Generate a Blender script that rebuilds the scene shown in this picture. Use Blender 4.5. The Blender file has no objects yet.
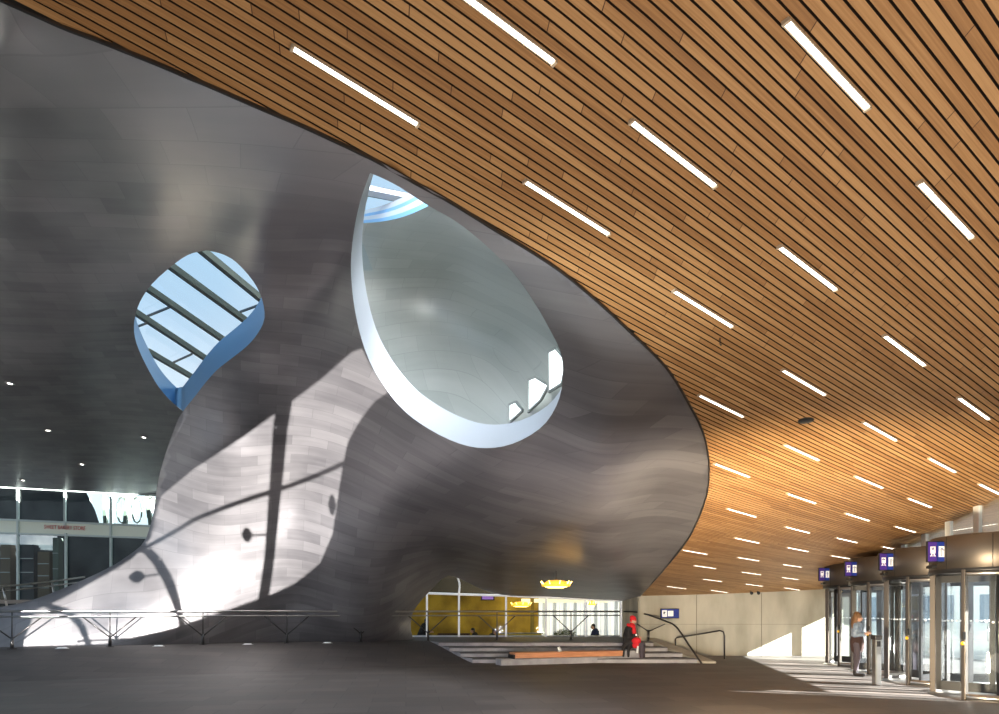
import bpy, bmesh, math, random
import numpy as np
from mathutils import Vector, Matrix
from mathutils.geometry import delaunay_2d_cdt
random.seed(7)
C = bpy.context.scene.collection
F = 666.0; HZ = 612.0; CX = 499.5; EYE = 1.6
def P(px, py, d): return Vector(((px-CX)/F*d, d, EYE+(HZ-py)/F*d))
def G(px, py, z=0.0):
    d = (EYE-z)*F/(py-HZ); return P(px, py, d)

# ------------------------------------------------------------------ materials
def mat(name, col=(.5,.5,.5), rough=.5, metal=0.0, emit=None, es=1.0, spec=None, build=None):
    m = bpy.data.materials.new(name); m.use_nodes = True
    nt = m.node_tree; b = nt.nodes['Principled BSDF']
    b.inputs['Base Color'].default_value = (*col, 1); b.inputs['Roughness'].default_value = rough
    b.inputs['Metallic'].default_value = metal
    if spec is not None: b.inputs['Specular IOR Level'].default_value = spec
    if emit: b.inputs['Emission Color'].default_value = (*emit, 1); b.inputs['Emission Strength'].default_value = es
    if build: build(nt, b)
    return m
def N(nt, t, **kw):
    n = nt.nodes.new(t)
    for k, v in kw.items():
        if k in n.inputs: n.inputs[k].default_value = v
        else: setattr(n, k, v)
    return n
def ramp(nt, pts):
    r = nt.nodes.new('ShaderNodeValToRGB'); e = r.color_ramp.elements
    while len(e) < len(pts): e.new(.5)
    for i, (p, c) in enumerate(pts): e[i].position = p; e[i].color = (*c, 1)
    return r
def noise_col(c1, c2, scale=4, detail=6, stretch=(1,1,1), bump=0.0, lo=.35, hi=.65):
    def f(nt, b):
        tc = N(nt, 'ShaderNodeTexCoord'); mp = N(nt, 'ShaderNodeMapping'); mp.inputs['Scale'].default_value = stretch
        nz = N(nt, 'ShaderNodeTexNoise'); nz.inputs['Scale'].default_value = scale; nz.inputs['Detail'].default_value = detail
        nt.links.new(tc.outputs['Object'], mp.inputs['Vector']); nt.links.new(mp.outputs[0], nz.inputs['Vector'])
        r = ramp(nt, [(lo, c1), (hi, c2)]); nt.links.new(nz.outputs['Fac'], r.inputs['Fac']); nt.links.new(r.outputs['Color'], b.inputs['Base Color'])
        if bump:
            bp = N(nt, 'ShaderNodeBump'); bp.inputs['Strength'].default_value = bump; bp.inputs['Distance'].default_value = .02
            nt.links.new(nz.outputs['Fac'], bp.inputs['Height']); nt.links.new(bp.outputs[0], b.inputs['Normal'])
    return f
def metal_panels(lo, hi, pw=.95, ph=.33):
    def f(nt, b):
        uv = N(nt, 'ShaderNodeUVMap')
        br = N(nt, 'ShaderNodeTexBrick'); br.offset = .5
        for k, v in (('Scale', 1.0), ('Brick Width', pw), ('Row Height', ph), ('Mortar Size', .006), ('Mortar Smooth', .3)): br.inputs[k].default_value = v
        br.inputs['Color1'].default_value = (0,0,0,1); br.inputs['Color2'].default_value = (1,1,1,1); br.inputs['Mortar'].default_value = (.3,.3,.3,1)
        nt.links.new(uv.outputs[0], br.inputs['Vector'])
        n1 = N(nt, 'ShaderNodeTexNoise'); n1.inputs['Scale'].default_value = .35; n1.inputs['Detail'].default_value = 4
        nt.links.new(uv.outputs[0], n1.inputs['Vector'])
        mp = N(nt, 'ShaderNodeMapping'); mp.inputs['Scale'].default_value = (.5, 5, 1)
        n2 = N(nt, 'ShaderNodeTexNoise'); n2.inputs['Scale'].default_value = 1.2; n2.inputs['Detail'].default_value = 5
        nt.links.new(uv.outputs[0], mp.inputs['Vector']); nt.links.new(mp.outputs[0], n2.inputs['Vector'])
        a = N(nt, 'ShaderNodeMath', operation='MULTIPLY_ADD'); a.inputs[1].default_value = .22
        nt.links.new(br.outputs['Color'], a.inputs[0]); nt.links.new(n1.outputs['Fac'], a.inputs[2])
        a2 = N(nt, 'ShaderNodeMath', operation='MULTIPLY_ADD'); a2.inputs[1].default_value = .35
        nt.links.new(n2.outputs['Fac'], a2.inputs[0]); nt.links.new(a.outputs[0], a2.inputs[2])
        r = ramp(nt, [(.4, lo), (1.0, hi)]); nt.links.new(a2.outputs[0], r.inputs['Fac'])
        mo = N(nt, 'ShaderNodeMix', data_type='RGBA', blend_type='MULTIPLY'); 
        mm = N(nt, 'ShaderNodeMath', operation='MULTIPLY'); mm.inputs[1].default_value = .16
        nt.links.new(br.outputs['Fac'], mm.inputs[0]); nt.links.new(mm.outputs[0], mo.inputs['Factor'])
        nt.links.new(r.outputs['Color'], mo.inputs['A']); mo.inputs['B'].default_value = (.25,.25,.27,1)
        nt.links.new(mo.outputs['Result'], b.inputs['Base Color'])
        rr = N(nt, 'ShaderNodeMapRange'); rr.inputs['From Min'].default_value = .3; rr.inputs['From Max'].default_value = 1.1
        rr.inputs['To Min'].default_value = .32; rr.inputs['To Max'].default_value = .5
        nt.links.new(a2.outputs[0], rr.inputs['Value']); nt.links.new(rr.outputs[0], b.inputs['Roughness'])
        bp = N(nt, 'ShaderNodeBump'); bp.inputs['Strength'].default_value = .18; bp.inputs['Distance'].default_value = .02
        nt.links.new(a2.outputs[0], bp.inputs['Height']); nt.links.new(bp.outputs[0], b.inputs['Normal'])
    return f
def wood_build(nt, b):
    uv = N(nt, 'ShaderNodeUVMap')
    br = N(nt, 'ShaderNodeTexBrick'); br.offset = 0.0
    for k, v in (('Scale', 1.0), ('Brick Width', 1.9), ('Row Height', 1.0), ('Mortar Size', .004), ('Bias', 0.0)): br.inputs[k].default_value = v
    br.inputs['Color1'].default_value = (0,0,0,1); br.inputs['Color2'].default_value = (1,1,1,1); br.inputs['Mortar'].default_value = (0,0,0,1)
    nt.links.new(uv.outputs[0], br.inputs['Vector'])
    mp = N(nt, 'ShaderNodeMapping'); mp.inputs['Scale'].default_value = (1.5, 14, 1)
    n2 = N(nt, 'ShaderNodeTexNoise'); n2.inputs['Scale'].default_value = 1.0; n2.inputs['Detail'].default_value = 6
    nt.links.new(uv.outputs[0], mp.inputs['Vector']); nt.links.new(mp.outputs[0], n2.inputs['Vector'])
    a = N(nt, 'ShaderNodeMath', operation='MULTIPLY_ADD'); a.inputs[1].default_value = .45
    nt.links.new(br.outputs['Color'], a.inputs[0]); nt.links.new(n2.outputs['Fac'], a.inputs[2])
    r = ramp(nt, [(.3, (.27,.125,.045)), (.65, (.41,.205,.075)), (.95, (.54,.30,.125))]); nt.links.new(a.outputs[0], r.inputs['Fac'])
    mo = N(nt, 'ShaderNodeMix', data_type='RGBA'); nt.links.new(br.outputs['Fac'], mo.inputs['Factor'])
    nt.links.new(r.outputs['Color'], mo.inputs['A']); mo.inputs['B'].default_value = (.08,.03,.01,1)
    nt.links.new(mo.outputs['Result'], b.inputs['Base Color'])
def floor_build(nt, b):
    tc = N(nt, 'ShaderNodeTexCoord')
    mp = N(nt, 'ShaderNodeMapping'); mp.inputs['Rotation'].default_value = (0,0,math.radians(-8))
    nt.links.new(tc.outputs['Object'], mp.inputs['Vector'])
    br = N(nt, 'ShaderNodeTexBrick'); br.offset = .5
    for k, v in (('Scale', 1.0), ('Brick Width', 1.2), ('Row Height', .6), ('Mortar Size', .008)): br.inputs[k].default_value = v
    br.inputs['Color1'].default_value = (.082,.070,.064,1); br.inputs['Color2'].default_value = (.115,.099,.091,1); br.inputs['Mortar'].default_value = (.05,.046,.045,1)
    nt.links.new(mp.outputs[0], br.inputs['Vector'])
    nz = N(nt, 'ShaderNodeTexNoise'); nz.inputs['Scale'].default_value = 1.3; nz.inputs['Detail'].default_value = 8
    nt.links.new(tc.outputs['Object'], nz.inputs['Vector'])
    r = ramp(nt, [(.3, (.75,.75,.75)), (.7, (1.2,1.17,1.15))]); nt.links.new(nz.outputs['Fac'], r.inputs['Fac'])
    mx = N(nt, 'ShaderNodeMix', data_type='RGBA', blend_type='MULTIPLY'); mx.inputs['Factor'].default_value = 1
    nt.links.new(br.outputs['Color'], mx.inputs['A']); nt.links.new(r.outputs['Color'], mx.inputs['B']); nt.links.new(mx.outputs['Result'], b.inputs['Base Color'])
    r2 = N(nt, 'ShaderNodeMapRange'); r2.inputs['To Min'].default_value = .5; r2.inputs['To Max'].default_value = .7
    nt.links.new(nz.outputs['Fac'], r2.inputs['Value']); nt.links.new(r2.outputs[0], b.inputs['Roughness'])
def glass_mat(name, tint=(.8,.9,.92), refl=.12, rough=.02, fr=.6):
    m = bpy.data.materials.new(name); m.use_nodes = True; nt = m.node_tree
    for n in list(nt.nodes): nt.nodes.remove(n)
    o = N(nt, 'ShaderNodeOutputMaterial'); t = N(nt, 'ShaderNodeBsdfTransparent'); t.inputs[0].default_value = (*tint, 1)
    g = N(nt, 'ShaderNodeBsdfGlossy'); g.inputs['Roughness'].default_value = rough
    lw = N(nt, 'ShaderNodeLayerWeight'); lw.inputs[0].default_value = .35
    ma = N(nt, 'ShaderNodeMath', operation='MULTIPLY_ADD'); ma.inputs[1].default_value = fr; ma.inputs[2].default_value = refl
    mx = N(nt, 'ShaderNodeMixShader'); nt.links.new(lw.outputs['Fresnel'], ma.inputs[0]); nt.links.new(ma.outputs[0], mx.inputs[0])
    nt.links.new(t.outputs[0], mx.inputs[1]); nt.links.new(g.outputs[0], mx.inputs[2]); nt.links.new(mx.outputs[0], o.inputs[0])
    return m
M = {}
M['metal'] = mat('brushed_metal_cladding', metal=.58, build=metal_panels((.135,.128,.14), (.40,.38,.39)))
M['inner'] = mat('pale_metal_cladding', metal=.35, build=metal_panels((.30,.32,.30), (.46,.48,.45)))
M['rim'] = mat('white_rim', (.50,.545,.60), .35, .15)
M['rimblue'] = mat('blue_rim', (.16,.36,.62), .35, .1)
M['wood'] = mat('cedar_slats', rough=.55, build=wood_build)
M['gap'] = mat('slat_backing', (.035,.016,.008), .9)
M['led'] = mat('led_diffuser', (1,1,1), .5, emit=(1,.97,.9), es=7)
M['ledframe'] = mat('led_frame', (.62,.5,.36), .5)
M['floor'] = mat('stone_floor', build=floor_build)
M['step'] = mat('pale_step_stone', rough=.6, build=noise_col((.30,.29,.31), (.42,.41,.43), 3))
M['tread'] = mat('dark_step_edge', (.10,.095,.10), .6)
M['concrete'] = mat('board_concrete', rough=.75, build=noise_col((.36,.33,.26), (.54,.50,.41), 1.2, 8, (1,1,.35), .15))
M['concd'] = mat('shadow_joint', (.16,.14,.11), .8)  # dark seams between the concrete wall panels
M['steel'] = mat('dark_steel', (.10,.095,.095), .35, .8)
M['steel2'] = mat('satin_steel', (.42,.41,.40), .28, .95)
M['bronze'] = mat('satin_bronze_steel', (.13,.112,.098), .42, .85)
M['frame'] = mat('dark_door_frame', (.018,.018,.02), .4, .3)
M['white'] = mat('white_paint', (.78,.80,.80), .45)
M['palegreen'] = mat('pale_green_frame', (.55,.66,.66), .4)
M['band'] = mat('pale_spandrel', (.62,.68,.60), .5, emit=(.6,.68,.6), es=.12)
M['glass'] = glass_mat('clear_glass')
M['glass_sky'] = glass_mat('skylight_glass', (.86,.94,1), .0, .02, .12)
M['glass_blue'] = glass_mat('bluish_door_glass', (.92,.96,.98), .07, .02, .28)
M['glass_dark'] = glass_mat('shop_glass', (.62,.72,.74), .01, .02, .12)
M['beam'] = mat('skylight_beam', (.16,.18,.145), .7)
M['beamdark'] = mat('thin_dark_bar', (.05,.07,.09), .5)
M['plank'] = mat('bench_timber', rough=.5, build=noise_col((.50,.20,.09), (.66,.31,.16), 6, 5, (.4,1,6)))
M['sign'] = mat('sign_purple', (.05,.02,.24), .4, emit=(.12,.06,.5), es=.03)
M['signblue'] = mat('sign_blue', (.01,.03,.26), .4, emit=(.02,.07,.5), es=.03)
M['icon'] = mat('sign_white', (.9,.9,.9), .4, emit=(1,1,1), es=.25)
M['yellow'] = mat('yellow_sensor', (.9,.5,.02), .4, emit=(1,.5,.02), es=.2)
M['yellowwall'] = mat('mustard_wall', rough=.7, emit=(.6,.4,.02), es=.06, build=noise_col((.20,.12,.015), (.62,.42,.05), .8, 4))  # faint glow put into the wall paint; no lamp in it
M['redtext'] = mat('red_lettering', (.5,.02,.02), .5)
M['shopdark'] = mat('shop_interior', rough=.8, build=noise_col((.03,.035,.045), (.10,.10,.105), .5, 3))
M['shopbrown'] = mat('shop_fixture', (.20,.13,.08), .7)
M['pane'] = mat('daylight_panel', (.9,.95,.95), .5, emit=(.9,.97,1), es=1.3)
M['glow'] = mat('warm_lamp_glow', (1,.7,.2), .5, emit=(1,.66,.16), es=7)
M['amber'] = mat('amber_shade', (.8,.45,.05), .5, emit=(1,.5,.05), es=1.2)
M['black'] = mat('black_cloth', (.018,.016,.018), .85)
M['red'] = mat('red_knit', (.62,.012,.02), .8)
M['trouser'] = mat('plum_grey_trousers', (.075,.06,.075), .85)
M['skin'] = mat('skin', (.55,.32,.23), .55)
M['hair'] = mat('light_brown_hair', rough=.6, build=noise_col((.11,.05,.022), (.24,.13,.06), 12, 4, (6,6,1)))
M['denim'] = mat('pale_denim', rough=.85, build=noise_col((.14,.19,.28), (.28,.34,.42), 14, 4))
M['plum'] = mat('dark_brown_skirt', (.045,.022,.02), .85)
M['pave'] = mat('outdoor_paving', rough=.8, build=noise_col((.42,.42,.41), (.55,.55,.54), 1.5))
M['bldg'] = mat('far_building', (.60,.64,.70), .7)
M['bldgwin'] = mat('far_window', (.08,.12,.18), .2)
M['leaf'] = mat('green_leaf', (.10,.13,.04), .6)
M['roof'] = mat('canopy_slab', (.5,.5,.5), .7)  # for the added slab that cuts the sun outside the doors

# ------------------------------------------------------------------ object helpers
def tag(o, label=None, cat=None, group=None, kind=None):
    if label: o['label'] = label
    if cat: o['category'] = cat
    if group: o['group'] = group
    if kind: o['kind'] = kind
    return o
def link(name, me, m=None, parent=None):
    o = bpy.data.objects.new(name, me); C.objects.link(o)
    if m is not None and hasattr(me, 'materials'):
        for q in (m if isinstance(m, (list, tuple)) else [m]): me.materials.append(q)
    if parent is not None:
        o.parent = parent
        if parent.get('_off') is None: pass
    return o
def obj(name, bm, m, parent=None, smooth=False):
    me = bpy.data.meshes.new(name)
    if smooth:
        for f in bm.faces: f.smooth = True
    bm.normal_update(); bm.to_mesh(me); bm.free()
    return link(name, me, m, parent)
def empty(name, loc, rz=0.0, label=None, cat=None, group=None, kind=None):
    o = bpy.data.objects.new(name, None); C.objects.link(o); o.location = loc; o.rotation_euler = (0,0,rz); o.empty_display_size = .2
    return tag(o, label, cat, group, kind)
def B(): return bmesh.new()
def box(bm, c, s, rot=None, bevel=0.0, mi=0):
    mtx = Matrix.Translation(Vector(c)) @ (rot.to_4x4() if rot is not None else Matrix.Identity(4)) @ Matrix.Diagonal((*s, 1))
    r = bmesh.ops.create_cube(bm, size=1, matrix=mtx)
    fs = list({f for v in r['verts'] for f in v.link_faces})
    for f in fs: f.material_index = mi
    if bevel:
        es = list({e for v in r['verts'] for e in v.link_edges})
        bmesh.ops.bevel(bm, geom=es, offset=bevel, segments=2, affect='EDGES', profile=.5)
    return bm
def bar(bm, a, b, w, h, bevel=0.0, mi=0):
    a = Vector(a); b = Vector(b); d = b-a; L = d.length; x = d/L
    up = Vector((0,0,1)) if abs(x.z) < .95 else Vector((0,1,0))
    y = up.cross(x).normalized(); z = x.cross(y)
    R = Matrix((x, y, z)).transposed()
    return box(bm, (a+b)/2, (L, w, h), R, bevel, mi)
def tube(bm, pts, r, n=10, cap=True, mi=0):
    pts = [Vector(p) for p in pts]; rs = r if isinstance(r, (list, tuple)) else [r]*len(pts)
    rings = []; up = Vector((0,0,1))
    for i, p in enumerate(pts):
        t = (pts[min(i+1, len(pts)-1)]-pts[max(i-1, 0)]).normalized()
        ref = up if abs(t.z) < .9 else Vector((1,0,0))
        a = ref.cross(t).normalized(); b = t.cross(a)
        rings.append([bm.verts.new(p+(a*math.cos(k*2*math.pi/n)+b*math.sin(k*2*math.pi/n))*rs[i]) for k in range(n)])
    for i in range(len(rings)-1):
        for k in range(n):
            f = bm.faces.new((rings[i][k], rings[i][(k+1) % n], rings[i+1][(k+1) % n], rings[i+1][k])); f.material_index = mi; f.smooth = True
    if cap:
        bm.faces.new(list(reversed(rings[0]))).material_index = mi; bm.faces.new(rings[-1]).material_index = mi
    return bm
def lathe(bm, prof, c=(0,0,0), n=32, a0=0, a1=2*math.pi, mi=0):
    c = Vector(c); full = abs(a1-a0-2*math.pi) < 1e-6; k = n if full else n+1
    rings = [[bm.verts.new(c+Vector((r*math.cos(a0+(a1-a0)*i/n), r*math.sin(a0+(a1-a0)*i/n), z))) for i in range(k)] for r, z in prof]
    for j in range(len(rings)-1):
        for i in range(n):
            q = (i+1) % k
            f = bm.faces.new((rings[j][i], rings[j][q], rings[j+1][q], rings[j+1][i])); f.material_index = mi; f.smooth = True
    return bm
def quad(bm, pts, mi=0):
    f = bm.faces.new([bm.verts.new(Vector(p)) for p in pts]); f.material_index = mi; return f
def catmull(pts, n=8):
    pts = [Vector(p) for p in pts]; out = []
    for i in range(len(pts)-1):
        p0 = pts[max(i-1, 0)]; p1 = pts[i]; p2 = pts[i+1]; p3 = pts[min(i+2, len(pts)-1)]
        for k in range(n):
            t = k/n
            out.append(.5*((2*p1)+(p2-p0)*t+(2*p0-5*p1+4*p2-p3)*t*t+(3*p1-p0-3*p2+p3)*t**3))
    out.append(pts[-1]); return out
def struct(name, bm, m, parent=None, smooth=False, label=None):
    o = obj(name, bm, m, parent, smooth)
    if parent is None: o['kind'] = 'structure'; o['label'] = label or name.replace('_', ' ')
    return o

# ------------------------------------------------------------------ wooden ceiling surface z = EYE + Hc(x, y)
PP = [3.16478713e+00, -7.58311935e+00, 4.22343877e+00, -7.90250926e-01, -1.14486171e+00, 1.64288212e+00, -5.51027734e-01, -2.28462971e-01, 1.64307948e-01]
TH = .602; SU = (math.cos(TH), math.sin(TH)); SV = (-math.sin(TH), math.cos(TH))
def Hc(x, y):
    x = min(max(x, -3.2), 12.0); y = min(max(y, 4.2), 25.0)
    s = y/12.; r = x/6.
    b = (s, s*s, s**3, s**4, r, r*s, r*s*s, r*r, r*r*s)
    return 3.5+sum(p*q for p, q in zip(PP, b))
def on_ceiling(px, py):
    a = (px-CX)/F; b = (HZ-py)/F; lo, hi = 1.0, 45.0
    for _ in range(40):
        m = (lo+hi)/2
        if b*m-Hc(a*m, m) > 0: hi = m
        else: lo = m
    return lo
EDGE = [(-210,-92),(-80,-36),(-40,-19),(0,-2),(27,10),(65,27),(100,40),(130,52),(160,64),(190,77),(205,83),(260,107),(300,124),(339,142),(360,152),(380,162),(417,183),(450,201),(495,229),(530,250),(564,273),(600,303),(630,331),(655,355),(672,375),(693,411),(702,430),(707,448),(709,472),(705,500),(689,537),(664,569.5),(652,583),(640,596)]
def dens2(pts, step=7.0):
    c = catmull([Vector((p[0], p[1], 0)) for p in pts], 6)
    out = [c[0]]
    for p in c[1:]:
        if (p-out[-1]).length >= step: out.append(p)
    if (c[-1]-out[-1]).length > 1e-3:
        if (c[-1]-out[-1]).length < step*.5: out.pop()
        out.append(c[-1])
    return [(p.x, p.y) for p in out]
edge_s = dens2(EDGE, 6)
def fac_x(y): return 9.43+.216*(y-12.58)
WY = 24.4
epl = []
for px, py in edge_s:
    d = min(on_ceiling(px, py), WY-.02); epl.append(((px-CX)/F*d, d))
plan = [(-2.6,-9)]+[(-2.75, 0.0)]+epl+[(5.2, WY-.02), (fac_x(WY)+.1, WY-.02), (fac_x(12.58)+.1, 12.58), (fac_x(-9)+.1, -9)]
def intervals(v):
    us = []
    n = len(plan)
    for i in range(n):
        a = plan[i]; b = plan[(i+1) % n]
        va = a[0]*SV[0]+a[1]*SV[1]-v; vb = b[0]*SV[0]+b[1]*SV[1]-v
        if (va > 0) != (vb > 0):
            t = va/(va-vb); x = a[0]+(b[0]-a[0])*t; y = a[1]+(b[1]-a[1])*t; us.append(x*SU[0]+y*SU[1])
    us.sort(); return [(us[i], us[i+1]) for i in range(0, len(us)-1, 2)]
PITCH = .084; SW = .067
bm = B(); uvl = bm.loops.layers.uv.new('UVMap')
bg = B()
j = 0; v = -14.0
def uvxy(u, v): return (u*SU[0]+v*SV[0], u*SU[1]+v*SV[1])
while v < 20:
    jo = random.Random(j*7+1).random()*40
    Ia, Ib, Ic = intervals(v-SW/2), intervals(v+SW/2), intervals(v)
    if not (len(Ia) == len(Ib) == len(Ic)): Ia = Ib = Ic
    for (u0, u1), (p0, p1), (q0, q1) in zip(Ic, Ia, Ib):
        if u1-u0 < .05 or p1-p0 < .02 or q1-q0 < .02: continue
        k = max(1, int((u1-u0)/.45)); cols = []
        for i in range(k+1):
            u = u0+(u1-u0)*i/k; row = []
            for vv, dz in ((v-SW/2, .035), (v-SW/2, 0), (v+SW/2, 0), (v+SW/2, .035)):
                uu_ = p0+(p1-p0)*i/k if vv < v else q0+(q1-q0)*i/k
                x, y = uvxy(uu_, vv); row.append(bm.verts.new((x, y, EYE+Hc(x, y)+dz)))
            cols.append((u, row))
        for i in range(k):
            for q in range(3):
                vs = (cols[i][1][q], cols[i][1][q+1], cols[i+1][1][q+1], cols[i+1][1][q])
                f = bm.faces.new(vs); f.material_index = 0 if q == 1 else 1  # slat sides coloured dark: shade of the gaps put into the material
                for lp, (uu, vv) in zip(f.loops, ((cols[i][0], q), (cols[i][0], q+1), (cols[i+1][0], q+1), (cols[i+1][0], q))):
                    lp[uvl].uv = (uu+jo, j+.1+.8*vv/3)
        rb = []
        for i in range(k+1):
            u = u0+(u1-u0)*i/k
            pr = []
            for vv in (v-PITCH/2, v+PITCH/2):
                uu_ = u+((p0-q0) if i == 0 else (p1-q1) if i == k else 0)*(-.5 if vv > v else .5)*PITCH/SW
                x, y = uvxy(uu_, vv); pr.append(bg.verts.new((x, y, EYE+Hc(x, y)+.036)))
            rb.append(pr)
        for i in range(k): bg.faces.new((rb[i][0], rb[i][1], rb[i+1][1], rb[i+1][0]))
    v += PITCH; j += 1
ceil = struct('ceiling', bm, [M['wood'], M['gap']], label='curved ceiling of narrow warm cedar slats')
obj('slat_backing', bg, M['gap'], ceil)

# linear lights: pixel start/end measured on the photograph, put onto the real ceiling surface
LG = [(457,-6,529,43),(785,30,866,106),(634.7,124,718,182.6),(923.6,180,976.8,237),(783.5,242.7,840.4,290.3),(676,287.6,734,328.2),(527,184,606.5,234.5),(297,54,419,121),
(885,334,926.4,365.7),(785,367.4,827.7,395),(701,392,745.6,417.7),(959.7,397,991.4,418),(866,420.6,899,439.7),(785.4,443,820.7,460.4),(715.5,461.6,751.3,477.4),
(929.6,458,956,471.3),(980,483,1003,494),(854,476,882.5,487.6),(786.6,492.5,815.9,503.8),(724.9,507.5,755.8,518),(908.5,498,931.6,506.7),(844.3,513.2,869.5,520),(893.5,526.6,914.2,531.5),
(785.8,526.2,812.2,531.9),(733.8,537.5,759.8,542.8),(836.2,537.1,859.3,542),(682.6,549.7,708.6,553.4),(786.2,546.9,809,551.4),(830.5,555,851.6,558.3),(735.9,557,758.6,561),(879.6,546.5,900,550),
(693.2,565.2,715.5,568.4),(782.2,563.5,802.9,567.2),(740.7,571.7,761,574.5),(782.2,576.5,800,579.4),(702,578.6,722.5,581.4),(744.4,583.9,762.3,585.9),(666,585.9,686.3,588.7),(783.4,587.5,799,590),(709.5,590,728,592.4)]
lights = []
for (x0, y0, x1, y1) in LG:
    cx, cy = (x0+x1)/2, (y0+y1)/2; d = on_ceiling(cx, cy); X = (cx-CX)/F*d
    lights.append((X*SU[0]+d*SU[1], X*SV[0]+d*SV[1], cx, cy))
rows = {}
for L_ in lights: rows.setdefault(round((L_[0]-4.15)/2.035), []).append(L_)
ORD = ['first','second','third','fourth','fifth','sixth','seventh','eighth','ninth','tenth','eleventh','twelfth']
rk = sorted(rows)
for ri, k in enumerate(rk):
    R_ = sorted(rows[k], key=lambda q: q[2])
    for ci, (u, v, cx, cy) in enumerate(R_):
        # snap to the nearest slat so the fitting replaces one board
        v = round((v+14.0)/PITCH)*PITCH-14.0
        x, y = uvxy(u, v); z = EYE+Hc(x, y)
        x0, y0 = uvxy(u-.49, v); x1, y1 = uvxy(u+.49, v)
        a = Vector((x0, y0, EYE+Hc(x0, y0))); b = Vector((x1, y1, EYE+Hc(x1, y1))); o3 = Vector((x, y, z))
        where = 'nearest' if ri == 0 else ORD[ri]
        root = empty('ceiling_light', o3, 0, 'white linear ceiling light, %s from left in the %s row of the slatted ceiling' % (ORD[ci], 'nearest' if ri == 0 else ORD[ri]), 'ceiling light', 'linear lights recessed in the slatted ceiling')
        n = Vector((0,0,1))
        f = B(); w = .025
        side = Vector((SV[0], SV[1], 0))
        for s in (-1, 1): bar(f, a-o3+side*w*s-n*.006, b-o3+side*w*s-n*.006, .008, .02)
        dr = (b-a).normalized()
        bar(f, a-o3-side*w-n*.012, a-o3+side*w-n*.012, .02, .03); bar(f, b-o3-side*w-n*.012, b-o3+side*w-n*.012, .02, .03)
        obj('frame', f, M['ledframe'], root)
        g = B(); bar(g, a-o3-n*.008+dr*.01, b-o3-n*.008-dr*.01, w*2-.012, .012); obj('diffuser', g, M['led'], root)

# ------------------------------------------------------------------ cladding sheets: smooth surfaces through surveyed points
def rbf(pts):
    A = np.array([(p[0]/100., p[1]/100.) for p in pts]); y = np.log(np.array([p[2] for p in pts], float)); n = len(A)
    r2 = ((A[:, None]-A[None])**2).sum(-1); K = np.where(r2 > 0, .5*r2*np.log(r2+1e-12), 0)+np.eye(n)*.004
    Q = np.hstack([np.ones((n, 1)), A]); S = np.block([[K, Q], [Q.T, np.zeros((3, 3))]])
    w = np.linalg.solve(S, np.concatenate([y, np.zeros(3)]))
    def f(X):
        X = np.asarray(X, float)/100.; r2 = ((X[:, None]-A[None])**2).sum(-1)
        K = np.where(r2 > 0, .5*r2*np.log(r2+1e-12), 0)
        return np.exp(K@w[:n]+w[n]+X@w[n+1:])
    return f
ES = [(p[0], p[1], on_ceiling(*p)) for p in EDGE]
common = [(205,130,7.6),(205,170,10),(205,210,12.6),(205,248,15),(160,150,9.2),(260,170,9.0),(160,210,12.6),(260,230,12.2)]
ctlR = ES[8:]+common+[(300,150,6.6),(300,200,10),(300,300,16.2),(300,400,19.3),(300,500,22),(300,600,23.4),(300,646,23.9),
 (262,299,16.5),(259,335,17.6),(218,368,19.4),(190,400,20.6),(166,450,22),(157,490,22.7),(151,525,23),(128,556,22.5),(80,582,21.7),(35,599,20.9),(0,606,20.4),(-80,615,19.2),
 (220,450,20.5),(220,520,21.8),(150,600,21.6),(-80,655,19.0),(0,650,19.9),(100,648,21.0),(200,647,22.3),(400,646,24.8),
 (400,560,21.8),(400,600,23.4),(412,640,25.4),(411,616,25.4),(429,592,25.6),(448,575,25.2),(480,587,27.2),(506,596,28),(546,597,28),(585,599,28),(622,601,28),
 (600,570,19.5),(600,540,16.2),(600,500,13.2),(600,440,10.6),(600,400,9.6),(660,480,13.0),(650,540,16.8),(560,480,13.2),(560,560,20),(500,560,21),(480,500,16.2),(430,480,17),(370,470,19.4),(400,445,17),(340,540,21.6),(370,400,17.2),
 (352,240,12.4),(355,310,15),(380,380,16),(434,432,15.2),(490,448,13.2),(543,425,11.6),(561,354,9.3),(534,302,8.2),(486,245,7.0),(425,204,6.3),(382,178,6.0)]
ctlL = ES[:12]+common+[(0,50,5.2),(0,100,8),(0,200,13),(0,300,19),(0,400,27.5),(0,487,42),(100,130,8.6),(100,200,12.6),(100,300,18.6),(130,400,28),(150,495,43),(260,490,45),
 (-80,60,8),(-80,150,12),(-80,300,20),(-80,487,41),(-210,-20,6.0),(-210,60,8.6),(-210,150,12.5),(-210,300,21),(-210,487,41),(137,310,19.6),(134,331,21.2),(156,383,25.6),(180,409,28),(250,450,35),(70,350,22.5),(70,450,35)]
fR = rbf(ctlR); fL = rbf(ctlL)
def sm(a, b, x):
    t = np.clip((x-a)/(b-a), 0, 1); return t*t*(3-2*t)
def DR(X):
    X = np.asarray(X, float); w = sm(130, 280, X[:, 0]); w = w+(1-w)*sm(252, 345, X[:, 1]); return fL(X)*(1-w)+fR(X)*w
def DL(X):
    X = np.asarray(X, float); w = sm(130, 280, X[:, 0]); w = w*(1-sm(252, 345, X[:, 1])); return fL(X)*(1-w)+fR(X)*w
def inside(poly, p):
    x, y = p; c = False; n = len(poly); j = n-1
    for i in range(n):
        xi, yi = poly[i]; xj, yj = poly[j]
        if (yi > y) != (yj > y) and x < (xj-xi)*(y-yi)/(yj-yi)+xi: c = not c
        j = i
    return c
def lin(pts, step=6.0):
    out = []
    for a, b in zip(pts[:-1], pts[1:]):
        n = max(1, int(math.hypot(b[0]-a[0], b[1]-a[1])/step))
        out += [(a[0]+(b[0]-a[0])*i/n, a[1]+(b[1]-a[1])*i/n) for i in range(n)]
    return out+[pts[-1]]
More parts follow.
